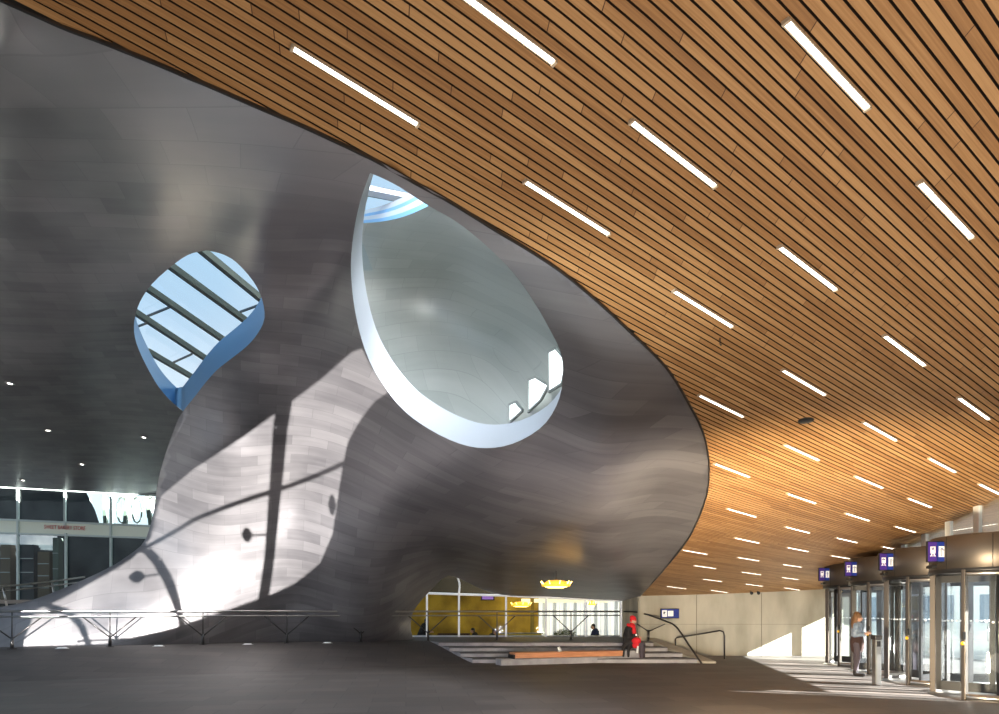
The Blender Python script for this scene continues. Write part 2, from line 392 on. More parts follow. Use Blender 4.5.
def dist_poly(arr, P2):
    return np.sqrt(((P2[:, None]-arr[None])**2).sum(-1)).min(1)
def sheet(bm, outer, holes, D, step, uvl, mi=0, weld=None):
    vs = []; es = []
    for lp in [outer]+holes:
        s = len(vs); vs += [Vector(p) for p in lp]; es += [(s+i, s+(i+1) % len(lp)) for i in range(len(lp))]
    xs = [p[0] for p in outer]; ys = [p[1] for p in outer]; arr = np.array([tuple(q) for q in vs])
    g = []
    y = min(ys); r = 0
    while y < max(ys):
        x = min(xs)+(r % 2)*step/2
        while x < max(xs): g.append((x, y)); x += step
        y += step*.866; r += 1
    g = [p for p in g if inside(outer, p) and not any(inside(h, p) for h in holes)]
    ga = np.array(g); ga = ga[dist_poly(arr, ga) > step*.5]
    vs += [Vector((float(p[0]), float(p[1]))) for p in ga]
    V, E_, Fc, *_ = delaunay_2d_cdt(vs, es, [], 0, 1e-5)
    X = np.array([tuple(p) for p in V]); d = D(X)
    bv = [bm.verts.new(P(X[i, 0], X[i, 1], d[i])) for i in range(len(V))]
    for f in Fc:
        c = (sum(V[i][0] for i in f)/3, sum(V[i][1] for i in f)/3)
        if inside(outer, c) and not any(inside(h, c) for h in holes):
            q = bm.faces.new([bv[i] for i in reversed(f)]); q.smooth = True; q.material_index = mi
            for lp in q.loops:
                co = lp.vert.co; lp[uvl].uv = (co.x*.9+co.y*.35, co.y*.6-co.z*.8)
hole1_right = [(207,250.5),(222,254),(236,262),(253,281),(262,299),(264.5,318),(258,333),(247,346),(232,358),(218,369),(206,382),(196,395),(183,411)]
hole1_left = [(207,250.5),(190,254),(173,265),(152,284),(140,302),(134.5,320),(135,338),(142,357),(156,383),(168,398),(180,409)]
silh = [(183,411),(178.6,418),(168,446),(160,472),(156,494),(153,515),(147,536),(141,545.5),(127.5,556),(110,567),(78,582),(35,599),(0,607),(-40,612),(-80,616)]
tear = [(370,173),(360,202),(353,237),(351,271.6),(355,310.7),(365,350),(380,380),(404,410.5),(434,432),(464,445),(490.7,448),(517,442),(543,425.7),(558,402),(563,376),(561,354),(553.6,336.7),(534,302),(512,271.6),(486,245.5),(456,221.6),(425.5,204),(399.5,187),(382,178)]
tear_s = dens2(tear+[tear[0]], 6)[:-1]
arch = [(640,596),(632,600),(622,601),(604,600.5),(585,599),(546,597),(506,595.5),(484,590),(465,581),(455,577),(448,575.5),(438.7,582),(429,592),(416,607),(411.5,617),(411,631),(414,640),(420,650)]
i205 = min(range(len(edge_s)), key=lambda i: abs(edge_s[i][0]-205)); eS = edge_s[i205]
seam = lin([eS, (206, 165), (207, 250.5)], 8)
h1r = dens2(hole1_right, 5); h1l = dens2(hole1_left, 5); sil_s = dens2(silh, 7)
bottom = lin([(420,650),(300,655),(0,660),(-80,664)], 9)
outR = edge_s[i205:]+dens2(arch, 6)[1:]+bottom[1:]+lin([(-80,664),(-80,616)], 9)[1:-1]+list(reversed(sil_s))[:-1]+list(reversed(h1r))+list(reversed(seam))[1:-1]
# remove accidental duplicates
def dedup(p):
    o = [p[0]]
    for q in p[1:]:
        if math.hypot(q[0]-o[-1][0], q[1]-o[-1][1]) > .3: o.append(q)
    if math.hypot(o[0][0]-o[-1][0], o[0][1]-o[-1][1]) < .3: o.pop()
    return o
outR = dedup(outR)
outL = dedup(edge_s[:i205+1]+seam[1:]+h1l[1:]+lin([(180,409),(225,435),(262,470),(262,498)], 9)[1:]+lin([(262,498),(150,495),(60,490),(0,486.5),(-210,478)], 9)[1:]+lin([(-210,478),(-210,-92)], 9)[1:-1])
bm = B(); uvl = bm.loops.layers.uv.new('UVMap')
sheet(bm, outR, [tear_s], DR, 7.0, uvl)
sheet(bm, outL, [], DL, 7.5, uvl)
# silhouette turned back, so the column is a solid flank from the side
def strip(bm, pts2, D, offs, uvl=None, closed=False, mi=0, skip=None):
    X = np.array(pts2); d = D(X); base = [P(X[i, 0], X[i, 1], d[i]) for i in range(len(X))]
    rows_ = [[bm.verts.new(p+(o(i/(len(base)-1), p) if callable(o) else Vector(o))) for i, p in enumerate(base)] for o in offs]
    n = len(base)
    for a, b in zip(rows_[:-1], rows_[1:]):
        for i in range(n if closed else n-1):
            q = (i+1) % n
            f = bm.faces.new((a[i], b[i], b[q], a[q])); f.smooth = True; f.material_index = mi
            if uvl is not None:
                for lp in f.loops:
                    co = lp.vert.co; lp[uvl].uv = (co.x*.9+co.y*.35, co.y*.6-co.z*.8)
    return rows_
strip(bm, sil_s, DR, [(0,0,0), (.12,.5,0), (.6,1.6,-.05), (1.6,3.2,-.2)], uvl)
# lip where cladding meets the timber, and its hidden upstand
strip(bm, edge_s, lambda X: np.array([on_ceiling(*p) for p in X]), [(0,0,0), (.015,-.01,.05)], uvl)
bmesh.ops.remove_doubles(bm, verts=bm.verts, dist=.004)
fb = B(); tp_ = [Vector((x, y, EYE+Hc(x, y)-.02)) for x, y in epl]
fo = []
for i_, p_ in enumerate(tp_):
    t_ = (tp_[min(i_+1, len(tp_)-1)]-tp_[max(i_-1, 0)]); t_.z = 0; t_.normalize(); n_ = Vector((t_.y, -t_.x, 0)); fo.append((fb.verts.new(p_-n_*.02+Vector((0,0,.06))), fb.verts.new(p_-n_*.01), fb.verts.new(p_+n_*.015), fb.verts.new(p_+n_*.02+Vector((0,0,.06)))))
for a_, c_ in zip(fo[:-1], fo[1:]):
    for k_ in range(3): fb.faces.new((a_[k_], a_[k_+1], c_[k_+1], c_[k_]))
shell = struct('wall_cladding_metal', bm, M['metal'], label='sweeping brushed metal cladding forming vault, column foot and nose')
shell.name = 'wall_left'
obj('edge_trim', fb, M['steel'], shell)
def rim(name, pts2, D, offs, m, closed, parent):
    b = B(); strip(b, pts2, D, offs, None, closed); o = obj(name, b, m, parent, True); return o
def teardep(t, p): return Vector((.20, .30, .52))
rim('opening_rim', tear_s, DR, [(lambda t, p, k=k: Vector((.17,.22,.52))*k*p.y/13) for k in (0,.5,1)], M['rim'], True, shell)  # sunlit look of the rim is put into its paler colour
full1 = h1r+list(reversed(h1l))[1:-1]
def Dh(X):
    X = np.asarray(X); return np.where(np.arange(len(X)) < len(h1r), DR(X), DL(X))
rim('skylight_reveal', dedup(full1), lambda X: DR(X) if False else np.where((X[:, 0] > 0), np.array([ (DR(X[i:i+1])[0] if i < len(h1r) else DL(X[i:i+1])[0]) for i in range(len(X))]), 0), [(0,0,0), (-.02,.05,.35), (-.05,.1,.8)], M['rimblue'], False, shell)  # glow of the sky on the reveal is put into its blue

# ------------------------------------------------------------------ small skylight in the vault
def up_to(px, py, z): d = (z-EYE)*F/(HZ-py); return P(px, py, d)
ZS = 11.9
sky = empty('window_1', (0,0,0), 0, 'small rounded skylight with five slanting beams in the metal vault', None, None, 'structure')
b = B(); quad(b, [(-16,14,ZS+.5), (-4,14,ZS+.5), (-4,36,ZS+.5), (-16,36,ZS+.5)]); obj('skylight_glass', b, M['glass_sky'], sky)
for (x0, y0, x1, y1) in ((204,252,260,298),(172,267,253,326),(149,289,231,345),(135,312,211,362),(158,357,199,381)):
    a = up_to(x0-(x1-x0)*.25, y0-(y1-y0)*.25, ZS+.1); c = up_to(x1+(x1-x0)*.2, y1+(y1-y0)*.2, ZS+.1)
    b = B(); bar(b, a, c, .17, .2); bar(b, a+Vector((0,.13,.0)), c+Vector((0,.13,.0)), .035, .22, mi=1); obj('beam', b, [M['beam'], M['beamdark']], sky)
for (x0, y0, x1, y1) in ((143,318,170,307),(240,312,262,304),(170,364,192,354),(128,330,150,322)):
    b = B(); bar(b, up_to(x0, y0, ZS+.35), up_to(x1, y1, ZS+.35), .06, .06); obj('glazing_bar', b, M['beamdark'], sky)

# ------------------------------------------------------------------ inner vault seen through the teardrop
ctlI = [(320,300,21),(340,400,20),(350,222,20),(385,221,18.5),(425,207,16.4),(455,190,15),(450,330,22),(400,280,21.5),(560,400,16),(600,360,14.5),(560,300,14),(500,240,13.5),(450,440,19),(350,460,20),(520,450,17.5),(600,480,16),(510,340,20),(460,270,20)]
fI = rbf(ctlI)
arcs = [(325,226),(345,224.5),(365,223),(385,221),(405,216),(425,207.5),(445,196),(462,182)]
outI = dedup(dens2(arcs, 6)+lin([(462,182),(520,215),(600,320),(600,430),(540,470),(430,455),(360,410),(325,330),(325,226)], 9)[1:-1])
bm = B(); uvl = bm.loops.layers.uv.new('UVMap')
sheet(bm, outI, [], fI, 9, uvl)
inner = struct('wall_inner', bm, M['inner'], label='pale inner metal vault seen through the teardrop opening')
arc_s = dens2(arcs, 6)
b = B(); strip(b, arc_s, fI, [(lambda t, p, k=k: Vector((0,.02,.75*(.35+.65*t)))*k) for k in (0,.22,.5,.7,1)]); 
for i, f in enumerate(b.faces): f.material_index = (0, 1, 0, 1)[i//(len(arc_s)-1)]
inner_ring = obj('skylight_ring', b, [M['rimblue'], M['rim']], inner, True)
sk2 = empty('window_2', (0,0,0), 0, 'upper skylight with white beam at the top of the teardrop opening', None, None, 'structure')
b = B(); quad(b, [(-7,9,13.6), (2,9,13.6), (2,26,13.6), (-7,26,13.6)]); obj('skylight_glass', b, M['glass_sky'], sk2)
b = B(); bar(b, up_to(355,188,12.9), up_to(420,201,12.9), .26, .12); obj('beam', b, M['rim'], sk2)
b = B(); bar(b, up_to(350,182.5,13), up_to(420,196.5,13), .05, .06); bar(b, up_to(360,193.5,13), up_to(400,201,13), .05, .06); bar(b, up_to(367,193,13), up_to(362,213,13), .08, .06); obj('glazing_bar', b, M['beamdark'], sk2)
for n_, poly in enumerate((((509,405),(516,402),(523,410.5),(509,423)), ((528.4,380),(536,377),(549,385),(541,400),(528.4,412)), ((548.4,352),(556,348),(566,360),(562,384),(549,392)))):
    X = np.array(poly, float); d = fI(X)-.35
    pts = [P(X[i, 0], X[i, 1], d[i]) for i in range(len(X))]
    w = empty('window_%d' % (n_+3), (0,0,0), 0, 'bright sawtooth window, %s of three stepping up inside the teardrop' % ('lowest', 'middle', 'highest')[n_], None, None, 'structure')
    b = B(); quad(b, pts); obj('bright_pane', b, M['pane'], w)
    b = B()
    for i in range(len(pts)): bar(b, pts[i], pts[(i+1) % len(pts)], .06, .06)
    obj('frame', b, M['inner'], w)

# ------------------------------------------------------------------ recessed spots in the metal soffit
for i, (px, py) in enumerate(((10,383),(48,430),(144,437),(82,464),(23,480))):
    d = DL(np.array([[px, py]]))[0]; X = np.array([[px, py], [px+2, py], [px, py+2]], float); dd = DL(X)
    a, u_, v_ = [P(X[k, 0], X[k, 1], dd[k]) for k in range(3)]
    n = (u_-a).cross(v_-a).normalized()
    if n.y > 0: n = -n
    if n.z > 0 and abs(n.z) > abs(n.y): n = -n
    p = a+n*.03
    q = Vector((0,0,1)).rotation_difference(-n)
    r = empty('recessed_spotlight', p, 0, 'small round spotlight in the metal soffit, %s' % ('highest, at the left edge', 'second highest, left of centre', 'nearest the skylight column', 'above the shop sign', 'lowest, just above the shop glazing')[i], 'spotlight', 'spotlights in the metal soffit')
    r.rotation_mode = 'QUATERNION'; r.rotation_quaternion = q
    b = B(); lathe(b, [(.09,0),(.16,-.02),(.17,.0),(.16,.03)], n=20); obj('trim_ring', b, M['steel2'], r)
    b = B(); bmesh.ops.create_circle(b, cap_ends=True, radius=.09, segments=20); obj('lens', b, M['led'], r)

# ------------------------------------------------------------------ floors, ramp, steps
b = B(); quad(b, [(-40,-14,0), (16,-14,0), (16,WY,0), (-40,WY,0)]); struct('floor', b, M['floor'], label='dark grey-brown stone floor of the hall')
RB = [(-80,660,.6),(12,648,.58),(110,647,.57),(203,646,.56),(287,645,.55),(361,643.5,.55),(428,642,.55),(497,641,.55),(571,640.5,.55),(620,640,.55)]
rail_d = [17.8,18.9,20.1,21.3,22.35,23.3,24.1,24.8,25.5,26.0]
rail_b = [Vector(((q[0]-CX)/F*dd, dd, .55)) for q, dd in zip(RB, rail_d)]
SL = [(-.85-.42*k, 20.9+.75*k) for k in range(5)]; SR = [(6.25-.3*k, 20.9+.75*k) for k in range(5)]
b = B()
low = [(-30,9.0),(-18,12.5),(-10,15.8),(-5,18.4),(-.85,20.9)]; hi = [(-30,12.5),(-13.9,18.95),(-9.0,21.3),(-4.9,23.35),(SL[4][0], SL[4][1]+.05)]
def ramp_pt(t, s):
    f = t*(len(low)-1); i = min(int(f), len(low)-2); f -= i
    a = Vector((*low[i], 0.002)).lerp(Vector((*low[i+1], 0.002)), f); c = Vector((*hi[i], .55)).lerp(Vector((*hi[i+1], .55)), f)
    q = a.lerp(c, s); q.z = .002+.548*(s*s*(3-2*s)*.35+s*.65); return q
g = [[b.verts.new(ramp_pt(i/40, j_/10)) for j_ in range(11)] for i in range(41)]
for i in range(40):
    for j_ in range(10): f = b.faces.new((g[i][j_], g[i+1][j_], g[i+1][j_+1], g[i][j_+1])); f.smooth = True
struct('floor_ramp', b, M['floor'], label='gently rising stone ramp up to the railing')
b = B()
up = [(x, y) for x, y in hi]+[(SR[4][0]+.1, SR[4][1]+.05), (5.45, 28.5), (-2, 28.5), (-30, 28.5)]
vs = [b.verts.new((x, y, .55)) for x, y in up]; b.faces.new(vs)
r_ = bmesh.ops.extrude_face_region(b, geom=b.faces[:]); 
for v_ in [e for e in r_['geom'] if isinstance(e, bmesh.types.BMVert)]: v_.co.z = .40
struct('floor_upper', b, M['floor'], label='upper landing floor behind the railing and steps')
st = empty('floor_steps', (0,0,0), 0, 'wide shallow stone steps leading up to the landing', None, None, 'structure')
for k in range(4):
    b = B(); z = .1375*(k+1)
    (xl, y0), (xr, _) = SL[k], SR[k]
    pts = [(xl, y0), (xr, y0), (SR[k+1][0]+.12, y0+.9), (SL[k+1][0], y0+.9)]
    lo_ = [b.verts.new((x, y, z-.1375)) for x, y in pts]; hi_ = [b.verts.new((x, y, z)) for x, y in pts]
    b.faces.new(hi_).material_index = 1
    for i in range(4): b.faces.new((lo_[i], lo_[(i+1) % 4], hi_[(i+1) % 4], hi_[i]))
    quad(b, [(xl, y0-.004, z-.03), (xr, y0-.004, z-.03), (xr, y0-.004, z), (xl, y0-.004, z)], 1)
    obj('step', b, [M['step'], M['tread']], st)
# sloping stone cheek to the right of the steps
b = B()
pl = [(6.25,20.75,0.02),(6.75,20.75,0.02),(5.75,24.3,.6),(5.3,24.0,.6)]
lo_ = [b.verts.new((x, y, 0)) for x, y, z in pl]; hi_ = [b.verts.new((x, y, z+.04)) for x, y, z in pl]
b.faces.new(hi_)
for i in range(4): b.faces.new((lo_[i], lo_[(i+1) % 4], hi_[(i+1) % 4], hi_[i]))
struct('trim_1', b, M['concrete'], label='sloping concrete kerb beside the steps')

# bench
a0 = Vector((.45, 20.05, 0)); a1 = Vector((3.95, 21.25, 0)); dr = (a1-a0).normalized(); nr = Vector((-dr.y, dr.x, 0)); mid = (a0+a1)/2; Lb = (a1-a0).length
bench = empty('bench', mid, math.atan2(dr.y, dr.x), 'long timber-topped bench on a pale stone block in front of the steps', 'bench')
b = B(); box(b, (.1,.2,.095), (Lb+1.1,.5,.19), bevel=.01); box(b, (Lb/2+.30,.2,.28), (.5,.5,.18), bevel=.01); obj('base_block', b, M['step'], bench)
b = B(); box(b, (0,.2,.285), (Lb,.5,.17), bevel=.012); obj('seat_board', b, M['plank'], bench)
b = B(); box(b, (-Lb/2-.02,.2,.25), (.05,.5,.12)); obj('end_bracket', b, M['frame'], bench)
b = B(); R = Matrix.Rotation(math.radians(-28), 3, 'Y'); box(b, (0,0,.07), (.09,.06,.15), R, bevel=.008)
box(b, (0,0,.005), (.14,.08,.01))
tp = mid+dr*(-.28)+nr*.2; cup = obj('paper_cup', b, M['white']); cup.location = (tp.x, tp.y, .376); tag(cup, 'small white carton left tilted on the timber bench', 'carton')

# ------------------------------------------------------------------ railing along the ramp edge
rl = empty('railing', rail_b[4], 0, 'long dark steel railing with Y-shaped posts along the ramp edge', 'railing')
o3 = rail_b[4]
def rb_(p, z): return Vector((p.x, p.y, z))-o3
path = catmull(rail_b, 8)
b = B(); tube(b, [rb_(p, 1.62) for p in path], .035, 10); obj('top_rail', b, M['steel2'], rl)
b = B(); tube(b, [rb_(p, 1.47) for p in path], .022, 8); obj('lower_rail', b, M['steel2'], rl)
for i, p in enumerate(rail_b):
    if i == 0 or i == len(rail_b)-1: continue
    t = (rail_b[i+1]-rail_b[i-1]).normalized()
    b = B(); q = rb_(p, .55)
    tube(b, [q, q+Vector((0,0,.35))], [.05,.035], 8); box(b, q+Vector((0,0,.01)), (.16,.16,.02))
    tube(b, [q+Vector((0,0,.3)), q+Vector((0,0,1.06))], .018, 8)
    po = obj('post', b, M['steel'], rl)
    for s in (-1, 1):
        b = B(); tube(b, [q+Vector((0,0,.28)), q+t*s*.72+Vector((0,0,.92))], .02, 8); obj('arm', b, M['steel'], po)
# handrail on the steps
hr = empty('stair_handrail', (5.35, 24.0, .55), 0, 'curved steel handrail descending the right side of the steps', 'handrail')
o3 = Vector((5.35, 24.0, .55))
hp = [P(624,611.5,25.6), P(636,612,25.0), P(650,615.5,24.0), P(664,620.5,23.0), P(674,625,22.3), P(681,633,21.9), P(691,648,21.4), P(702,664,20.6)]
b = B(); tube(b, [p-o3 for p in catmull(hp, 6)], .03, 10); obj('rail', b, M['steel'], hr)
b = B(); tube(b, [Vector((5.35,23.9,.55))-o3, Vector((5.35,23.9,.95))-o3], .04, 8)
tube(b, [Vector((5.35,23.9,.9))-o3, P(637,624,23.9)-o3], .02, 8); tube(b, [Vector((5.35,23.9,.9))-o3, P(665,624,23.2)-o3], .02, 8); obj('post', b, M['steel'], hr)
lr = empty('low_handrail', (6.7, 23.6, 0), 0, 'low thin steel handrail against the concrete wall', 'handrail')
o3 = Vector((6.7, 23.6, 0))
b = B(); tube(b, [p-o3 for p in (P(675.5,648,23.9), P(675.5,639,23.9), P(677,637.5,23.9), P(700,634,23.2), P(720,630.5,22.8), P(723.5,632,22.6), P(724.5,636,22.6), P(724.5,659,22.6))], .028, 8); obj('rail', b, M['steel'], lr)

# ------------------------------------------------------------------ concrete end wall with screen and lamps
b = B()
xs = np.linspace(5.13, 12.6, 24); n_ = len(xs)
lo_ = [b.verts.new((x, WY, 0)) for x in xs]; hi_ = [b.verts.new((x, WY, EYE+Hc(x, WY)+.1)) for x in xs]
lo2 = [b.verts.new((x, WY+.3, 0)) for x in xs]; hi2 = [b.verts.new((x, WY+.3, EYE+Hc(x, WY)+.1)) for x in xs]
for i in range(n_-1):
    b.faces.new((lo_[i], lo_[i+1], hi_[i+1], hi_[i])); b.faces.new((lo2[i+1], lo2[i], hi2[i], hi2[i+1])); b.faces.new((hi_[i], hi_[i+1], hi2[i+1], hi2[i]))
for x in (7.22, 9.6): bar(b, (x, WY-.002, 0), (x, WY-.002, 2.3), .015, .015, mi=1)
bar(b, (5.13, WY-.002, 1.15), (12.5, WY-.002, 1.15), .006, .008, mi=1)
struct('wall_back', b, [M['concrete'], M['concd']], label='board-marked concrete wall under the timber ceiling')
b = B(); box(b, (5.3, 26.65, 1.4), (.3, 3.85, 2.8)); struct('wall_return', b, M['concrete'], label='shadowed concrete wall end beside the lounge glazing').name = 'trim_2'
sc = empty('information_screen', P(670,613.5,WY-.14), 0, 'small blue and white information screen on the concrete wall', 'screen')
b = B(); box(b, (0,.06,0), (.68,.10,.36), bevel=.01); obj('housing', b, M['frame'], sc)
b = B(); box(b, (0,0,0), (.64,.01,.32)); obj('display', b, M['signblue'], sc)
b = B(); box(b, (-.2,-.01,.0), (.18,.004,.24)); box(b, (.02,-.01,0), (.2,.004,.2)); bar(b, (-.28,-.014,.0), (-.12,-.014,.0), .002, .001)
box(b, (-.22,-.014,.02), (.04,.004,.1), mi=1); box(b, (-.19,-.014,.03), (.05,.004,.03), mi=1); obj('panel_graphics', b, [M['icon'], M['frame']], sc)
for i, px in enumerate((750.5, 757.5)):
    r = empty('wall_spotlight', P(px,592,WY-.25), 0, 'tiny black spotlight at the top of the concrete wall, %s of a pair' % ('left', 'right')[i], 'spotlight', 'pair of spotlights above the concrete wall')
    b = B(); tube(b, [(0,0,0), (0,-.12,-.05)], [.03,.06], 10); obj('head', b, M['frame'], r)
    b = B(); tube(b, [(0,0,0), (0,.12,.06)], .015, 6); obj('bracket', b, M['frame'], r)
# ceiling speaker, hook
d = on_ceiling(806,420.5); p = P(806,420.5,d)
r = empty('ceiling_speaker', p, 0, 'round black speaker grille recessed in the slatted ceiling', 'speaker')
nn = Vector(((Hc(p.x+.1,p.y)-Hc(p.x-.1,p.y))/.2, (Hc(p.x,p.y+.1)-Hc(p.x,p.y-.1))/.2, -1)).normalized(); r.rotation_mode = 'QUATERNION'; r.rotation_quaternion = Vector((0,0,-1)).rotation_difference(nn)
b = B(); lathe(b, [(0,-.004),(.105,-.004),(.11,-.002),(.112,.01)], n=24); obj('grille', b, M['frame'], r)
d = on_ceiling(720,338); p = P(720,338,d)
r = empty('ceiling_hook', p, 0, 'tiny dark hook hanging from the slatted ceiling', 'hook')
b = B(); tube(b, [(0,0,0.02), (0,0,-.07), (.012,0,-.09), (.02,0,-.075)], .007, 6); obj('stem', b, M['frame'], r)

# ------------------------------------------------------------------ lounge behind glass under the nose
GY = 28.0
lg = empty('window_6', (0,0,0), 0, 'lounge glazing with white mullions under the metal nose', None, None, 'structure')
M['mull'] = mat('white_mullion', (.8,.8,.8), .4, emit=(1,1,1), es=.3)  # slight emission added so the unlit mullions look bright
x0 = (404-CX)/F*GY; x1 = (622-CX)/F*GY
b = B(); quad(b, [(x0,GY,.55), (x1,GY,.55), (x1,GY,3.0), (x0,GY,3.0)]); obj('glass_pane', b, glass_mat('lounge_glass', (.85,.88,.86), .0, .02, .06), lg)
for px in (427, 459, 506, 546, 585.5, 621):
    X = (px-CX)/F*GY; zt = EYE+(HZ-(594 if px < 500 else 597+(px-546)*.05))/F*GY
    b = B(); tube(b, catmull([(X,GY-.03,.55), (X,GY-.03,zt-.3), (X,GY-.03,zt), (X+.03,GY-.2,zt+.45), (X-.10,GY-.7,zt+.85)] if px > 430 else [(X,GY-.03,.55), (X,GY-.03,zt)], 5), .042, 8); obj('mullion', b, M['mull'], lg)  # bend above the transom shapes the mullion's reflection in the cladding
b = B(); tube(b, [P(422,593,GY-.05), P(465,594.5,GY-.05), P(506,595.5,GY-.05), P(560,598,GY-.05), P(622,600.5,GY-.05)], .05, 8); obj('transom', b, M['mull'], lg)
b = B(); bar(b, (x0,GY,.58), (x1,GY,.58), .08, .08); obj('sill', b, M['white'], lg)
b = B(); quad(b, [(x0,GY+.02,2.45), (x1,GY+.02,2.1), (x1,GY+.02,3.4), (x0,GY+.02,3.8)]); struct('trim_3', b, mat('dark_fascia', (.09,.07,.04), .4, .4), label='dark fascia above the lounge glazing')
b = B(); quad(b, [(-6,28.55,-.35),(6,28.55,-.35),(8,34,-.35),(-8,34,-.35)]); struct('floor_lounge', b, M['floor'], label='dark floor inside the lounge')
b = B(); quad(b, [(-6,28.6,3.2),(6,28.6,3.2),(8,34,3.2),(-8,34,3.2)]); struct('ceiling_lounge', b, M['shopbrown'], label='brown ceiling inside the lounge')
b = B(); box(b, (-2.6,32.5,1.45), (9,.2,3.7)); struct('wall_lounge', b, M['yellowwall'], label='mustard yellow back wall of the lounge')
b = B()
for i in range(26): box(b, (2.05+i*.17,33.0+(i % 2)*.05,1.45), (.13,.06,3.5), mi=i % 3 == 1 and 1 or 0)
struct('window_7', b, [mat('backlit_curtain', (.9,.88,.8), .7, emit=(1,.97,.88), es=.95), mat('curtain_shade', (.5,.52,.5), .7, emit=(.7,.72,.68), es=.5)], label='bright backlit curtained window inside the lounge')
b = B(); box(b, (3.0,30.6,2.12), (4.0,.12,.18)); struct('trim_4', b, mat('cream_light_trough', (.9,.85,.6), .6, emit=(1,.9,.6), es=1.0), label='cream light trough inside the lounge')
# counters, screen, plant
t = empty('counter', (.95,29.0,-.35), 0, 'low olive counter inside the lounge glazing', 'counter')
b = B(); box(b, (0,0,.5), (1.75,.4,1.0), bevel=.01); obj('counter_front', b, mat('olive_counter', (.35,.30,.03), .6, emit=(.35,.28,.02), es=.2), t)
b = B(); box(b, (0,0,1.03), (1.85,.5,.05), bevel=.01); obj('counter_top', b, M['steel'], t)
t = empty('table', (-2.0,29.2,-.35), 0, 'long dark table inside the lounge behind the seated guests', 'table')
b = B(); box(b, (0,0,.98), (1.4,.5,.06), bevel=.01); obj('table_top', b, M['plum'], t)
for s in (-.6, .6): b = B(); box(b, (s,0,.475), (.06,.4,.95)); obj('leg', b, M['plum'], t)
t = empty('television', (-.53,30.0,2.3), 0, 'small violet screen hanging inside the lounge', 'television')
b = B(); box(b, (0,0,0), (.62,.06,.36), bevel=.01); obj('housing', b, M['frame'], t)
b = B(); box(b, (0,-.04,0), (.5,.01,.26)); obj('display', b, mat('violet_display', (.2,.1,.4), .4, emit=(.25,.12,.5), es=.8), t)
t = empty('lounge_column', (1.45,29.6,-.35), 0, 'olive square column inside the lounge', 'column')
b = B(); box(b, (0,0,1.75), (.16,.16,3.5), bevel=.01); obj('shaft', b, mat('olive_column', (.22,.17,.02), .6), t)
t = empty('potted_bush', (2.85,29.2,-.35), 0, 'low green bush in a planter behind the lounge glazing', 'plant')
b = B(); box(b, (0,0,.45), (.9,.3,.9), bevel=.02); obj('planter', b, M['steel'], t)
b = B(); rnd = random.Random(3)
for i in range(900):
    a = rnd.random()*6.28; rr = rnd.random()**.5; x = math.cos(a)*rr*.5; y = math.sin(a)*rr*.2; z = .88+rnd.random()*.38*(1-rr*.6)
    u = Vector((rnd.uniform(-1,1), rnd.uniform(-1,1), rnd.uniform(-.3,1))).normalized(); w_ = u.orthogonal().normalized(); c = Vector((x, y, z))
    quad(b, [c, c+u*.035+w_*.014, c+u*.08, c+u*.035-w_*.014])
obj('foliage', b, M['leaf'], t)
def ring_lamp(name, loc, R_, label, drop):
    t = empty(name, loc, 0, label, 'lamp')
    b = B(); lathe(b, [(R_*.45,.02),(R_,.05),(R_*1.02,.10),(R_*.6,.22),(R_*.1,.24)], n=28); obj('shade', b, M['amber'], t)
    b = B(); lathe(b, [(0,0),(R_*.55,0.0),(R_*.85,.045)], n=28); obj('bulb_disc', b, M['glow'], t)
    b = B(); tube(b, [(0,0,.22), (0,0,.22+drop)], .012, 6); obj('cord', b, M['steel'], t)
    for k in range(9):
        a = k/9*6.28; b = B(); tube(b, [(R_*.9*math.cos(a), R_*.9*math.sin(a), .08), (R_*1.12*math.cos(a), R_*1.12*math.sin(a), .2)], .018, 6); obj('crown_point', b, M['glow'], t)
ring_lamp('ring_pendant', P(556,588,20.2), .43, 'glowing amber crown-shaped pendant lamp under the metal nose', .3)
ring_lamp('lounge_pendant', P(592,606,29), .16, 'small amber pendant inside the lounge at the right', .4)
ring_lamp('flat_pendant', P(521,607,29.4), .42, 'wide pale pendant inside the lounge left of the column', .3)

# ------------------------------------------------------------------ shop facade at the far left
SY = 43.0; sf = empty('window_8', (0,0,0), 0, 'two-storey shop glazing with pale green mullions at far left', None, None, 'structure')
def S(px, py, o=0): return P(px, py, SY+o)
b = B(); quad(b, [S(-215,473), S(200,492), S(200,612), S(-215,612)]); obj('glass_pane', b, M['glass_dark'], sf)
for px, y0, y1 in ((-170,479,610),(-100,482,610),(-30,486,610),(18,486,610),(65,487,529),(66,533,610),(111,490,610),(158,492,610)):
    b = B(); bar(b, S(px, y0, -.1), S(px, y1, -.1), .12, .14); obj('mullion', b, M['palegreen'], sf)
for pts in (((-215,476),(0,487),(150,495),(200,498)), ((-215,508),(0,519.5),(150,526),(200,528)), ((-215,525),(0,533),(150,538),(200,540))):
    b = B()
    for a, c in zip(pts[:-1], pts[1:]): bar(b, S(*a, -.1), S(*c, -.1), .1, .12)
    obj('transom', b, M['palegreen'], sf)
b = B(); quad(b, [S(-215,510,-.05), S(200,529,-.05), S(200,539,-.05), S(-215,525,-.05)]); obj('spandrel', b, M['band'], sf)
cu = bpy.data.curves.new('shop_lettering', 'FONT'); cu.body = 'SWEET BAKERY STORE'; cu.size = .36; cu.extrude = .01
me = bpy.data.objects.new('tmp', cu); C.objects.link(me); dg = bpy.context.evaluated_depsgraph_get(); dg.update(); mm = bpy.data.meshes.new_from_object(me.evaluated_get(dg)); bpy.data.objects.remove(me)
w0 = max(v_.co.x for v_ in mm.vertices); tgt = (85-44)/F*SY
tx = link('shop_lettering', mm, M['redtext']); tx.scale = (tgt/w0, 1, 1); pz = S(44,528.6,-.2); tx.location = pz; tx.rotation_euler = (math.radians(90),math.radians(2.2),0)
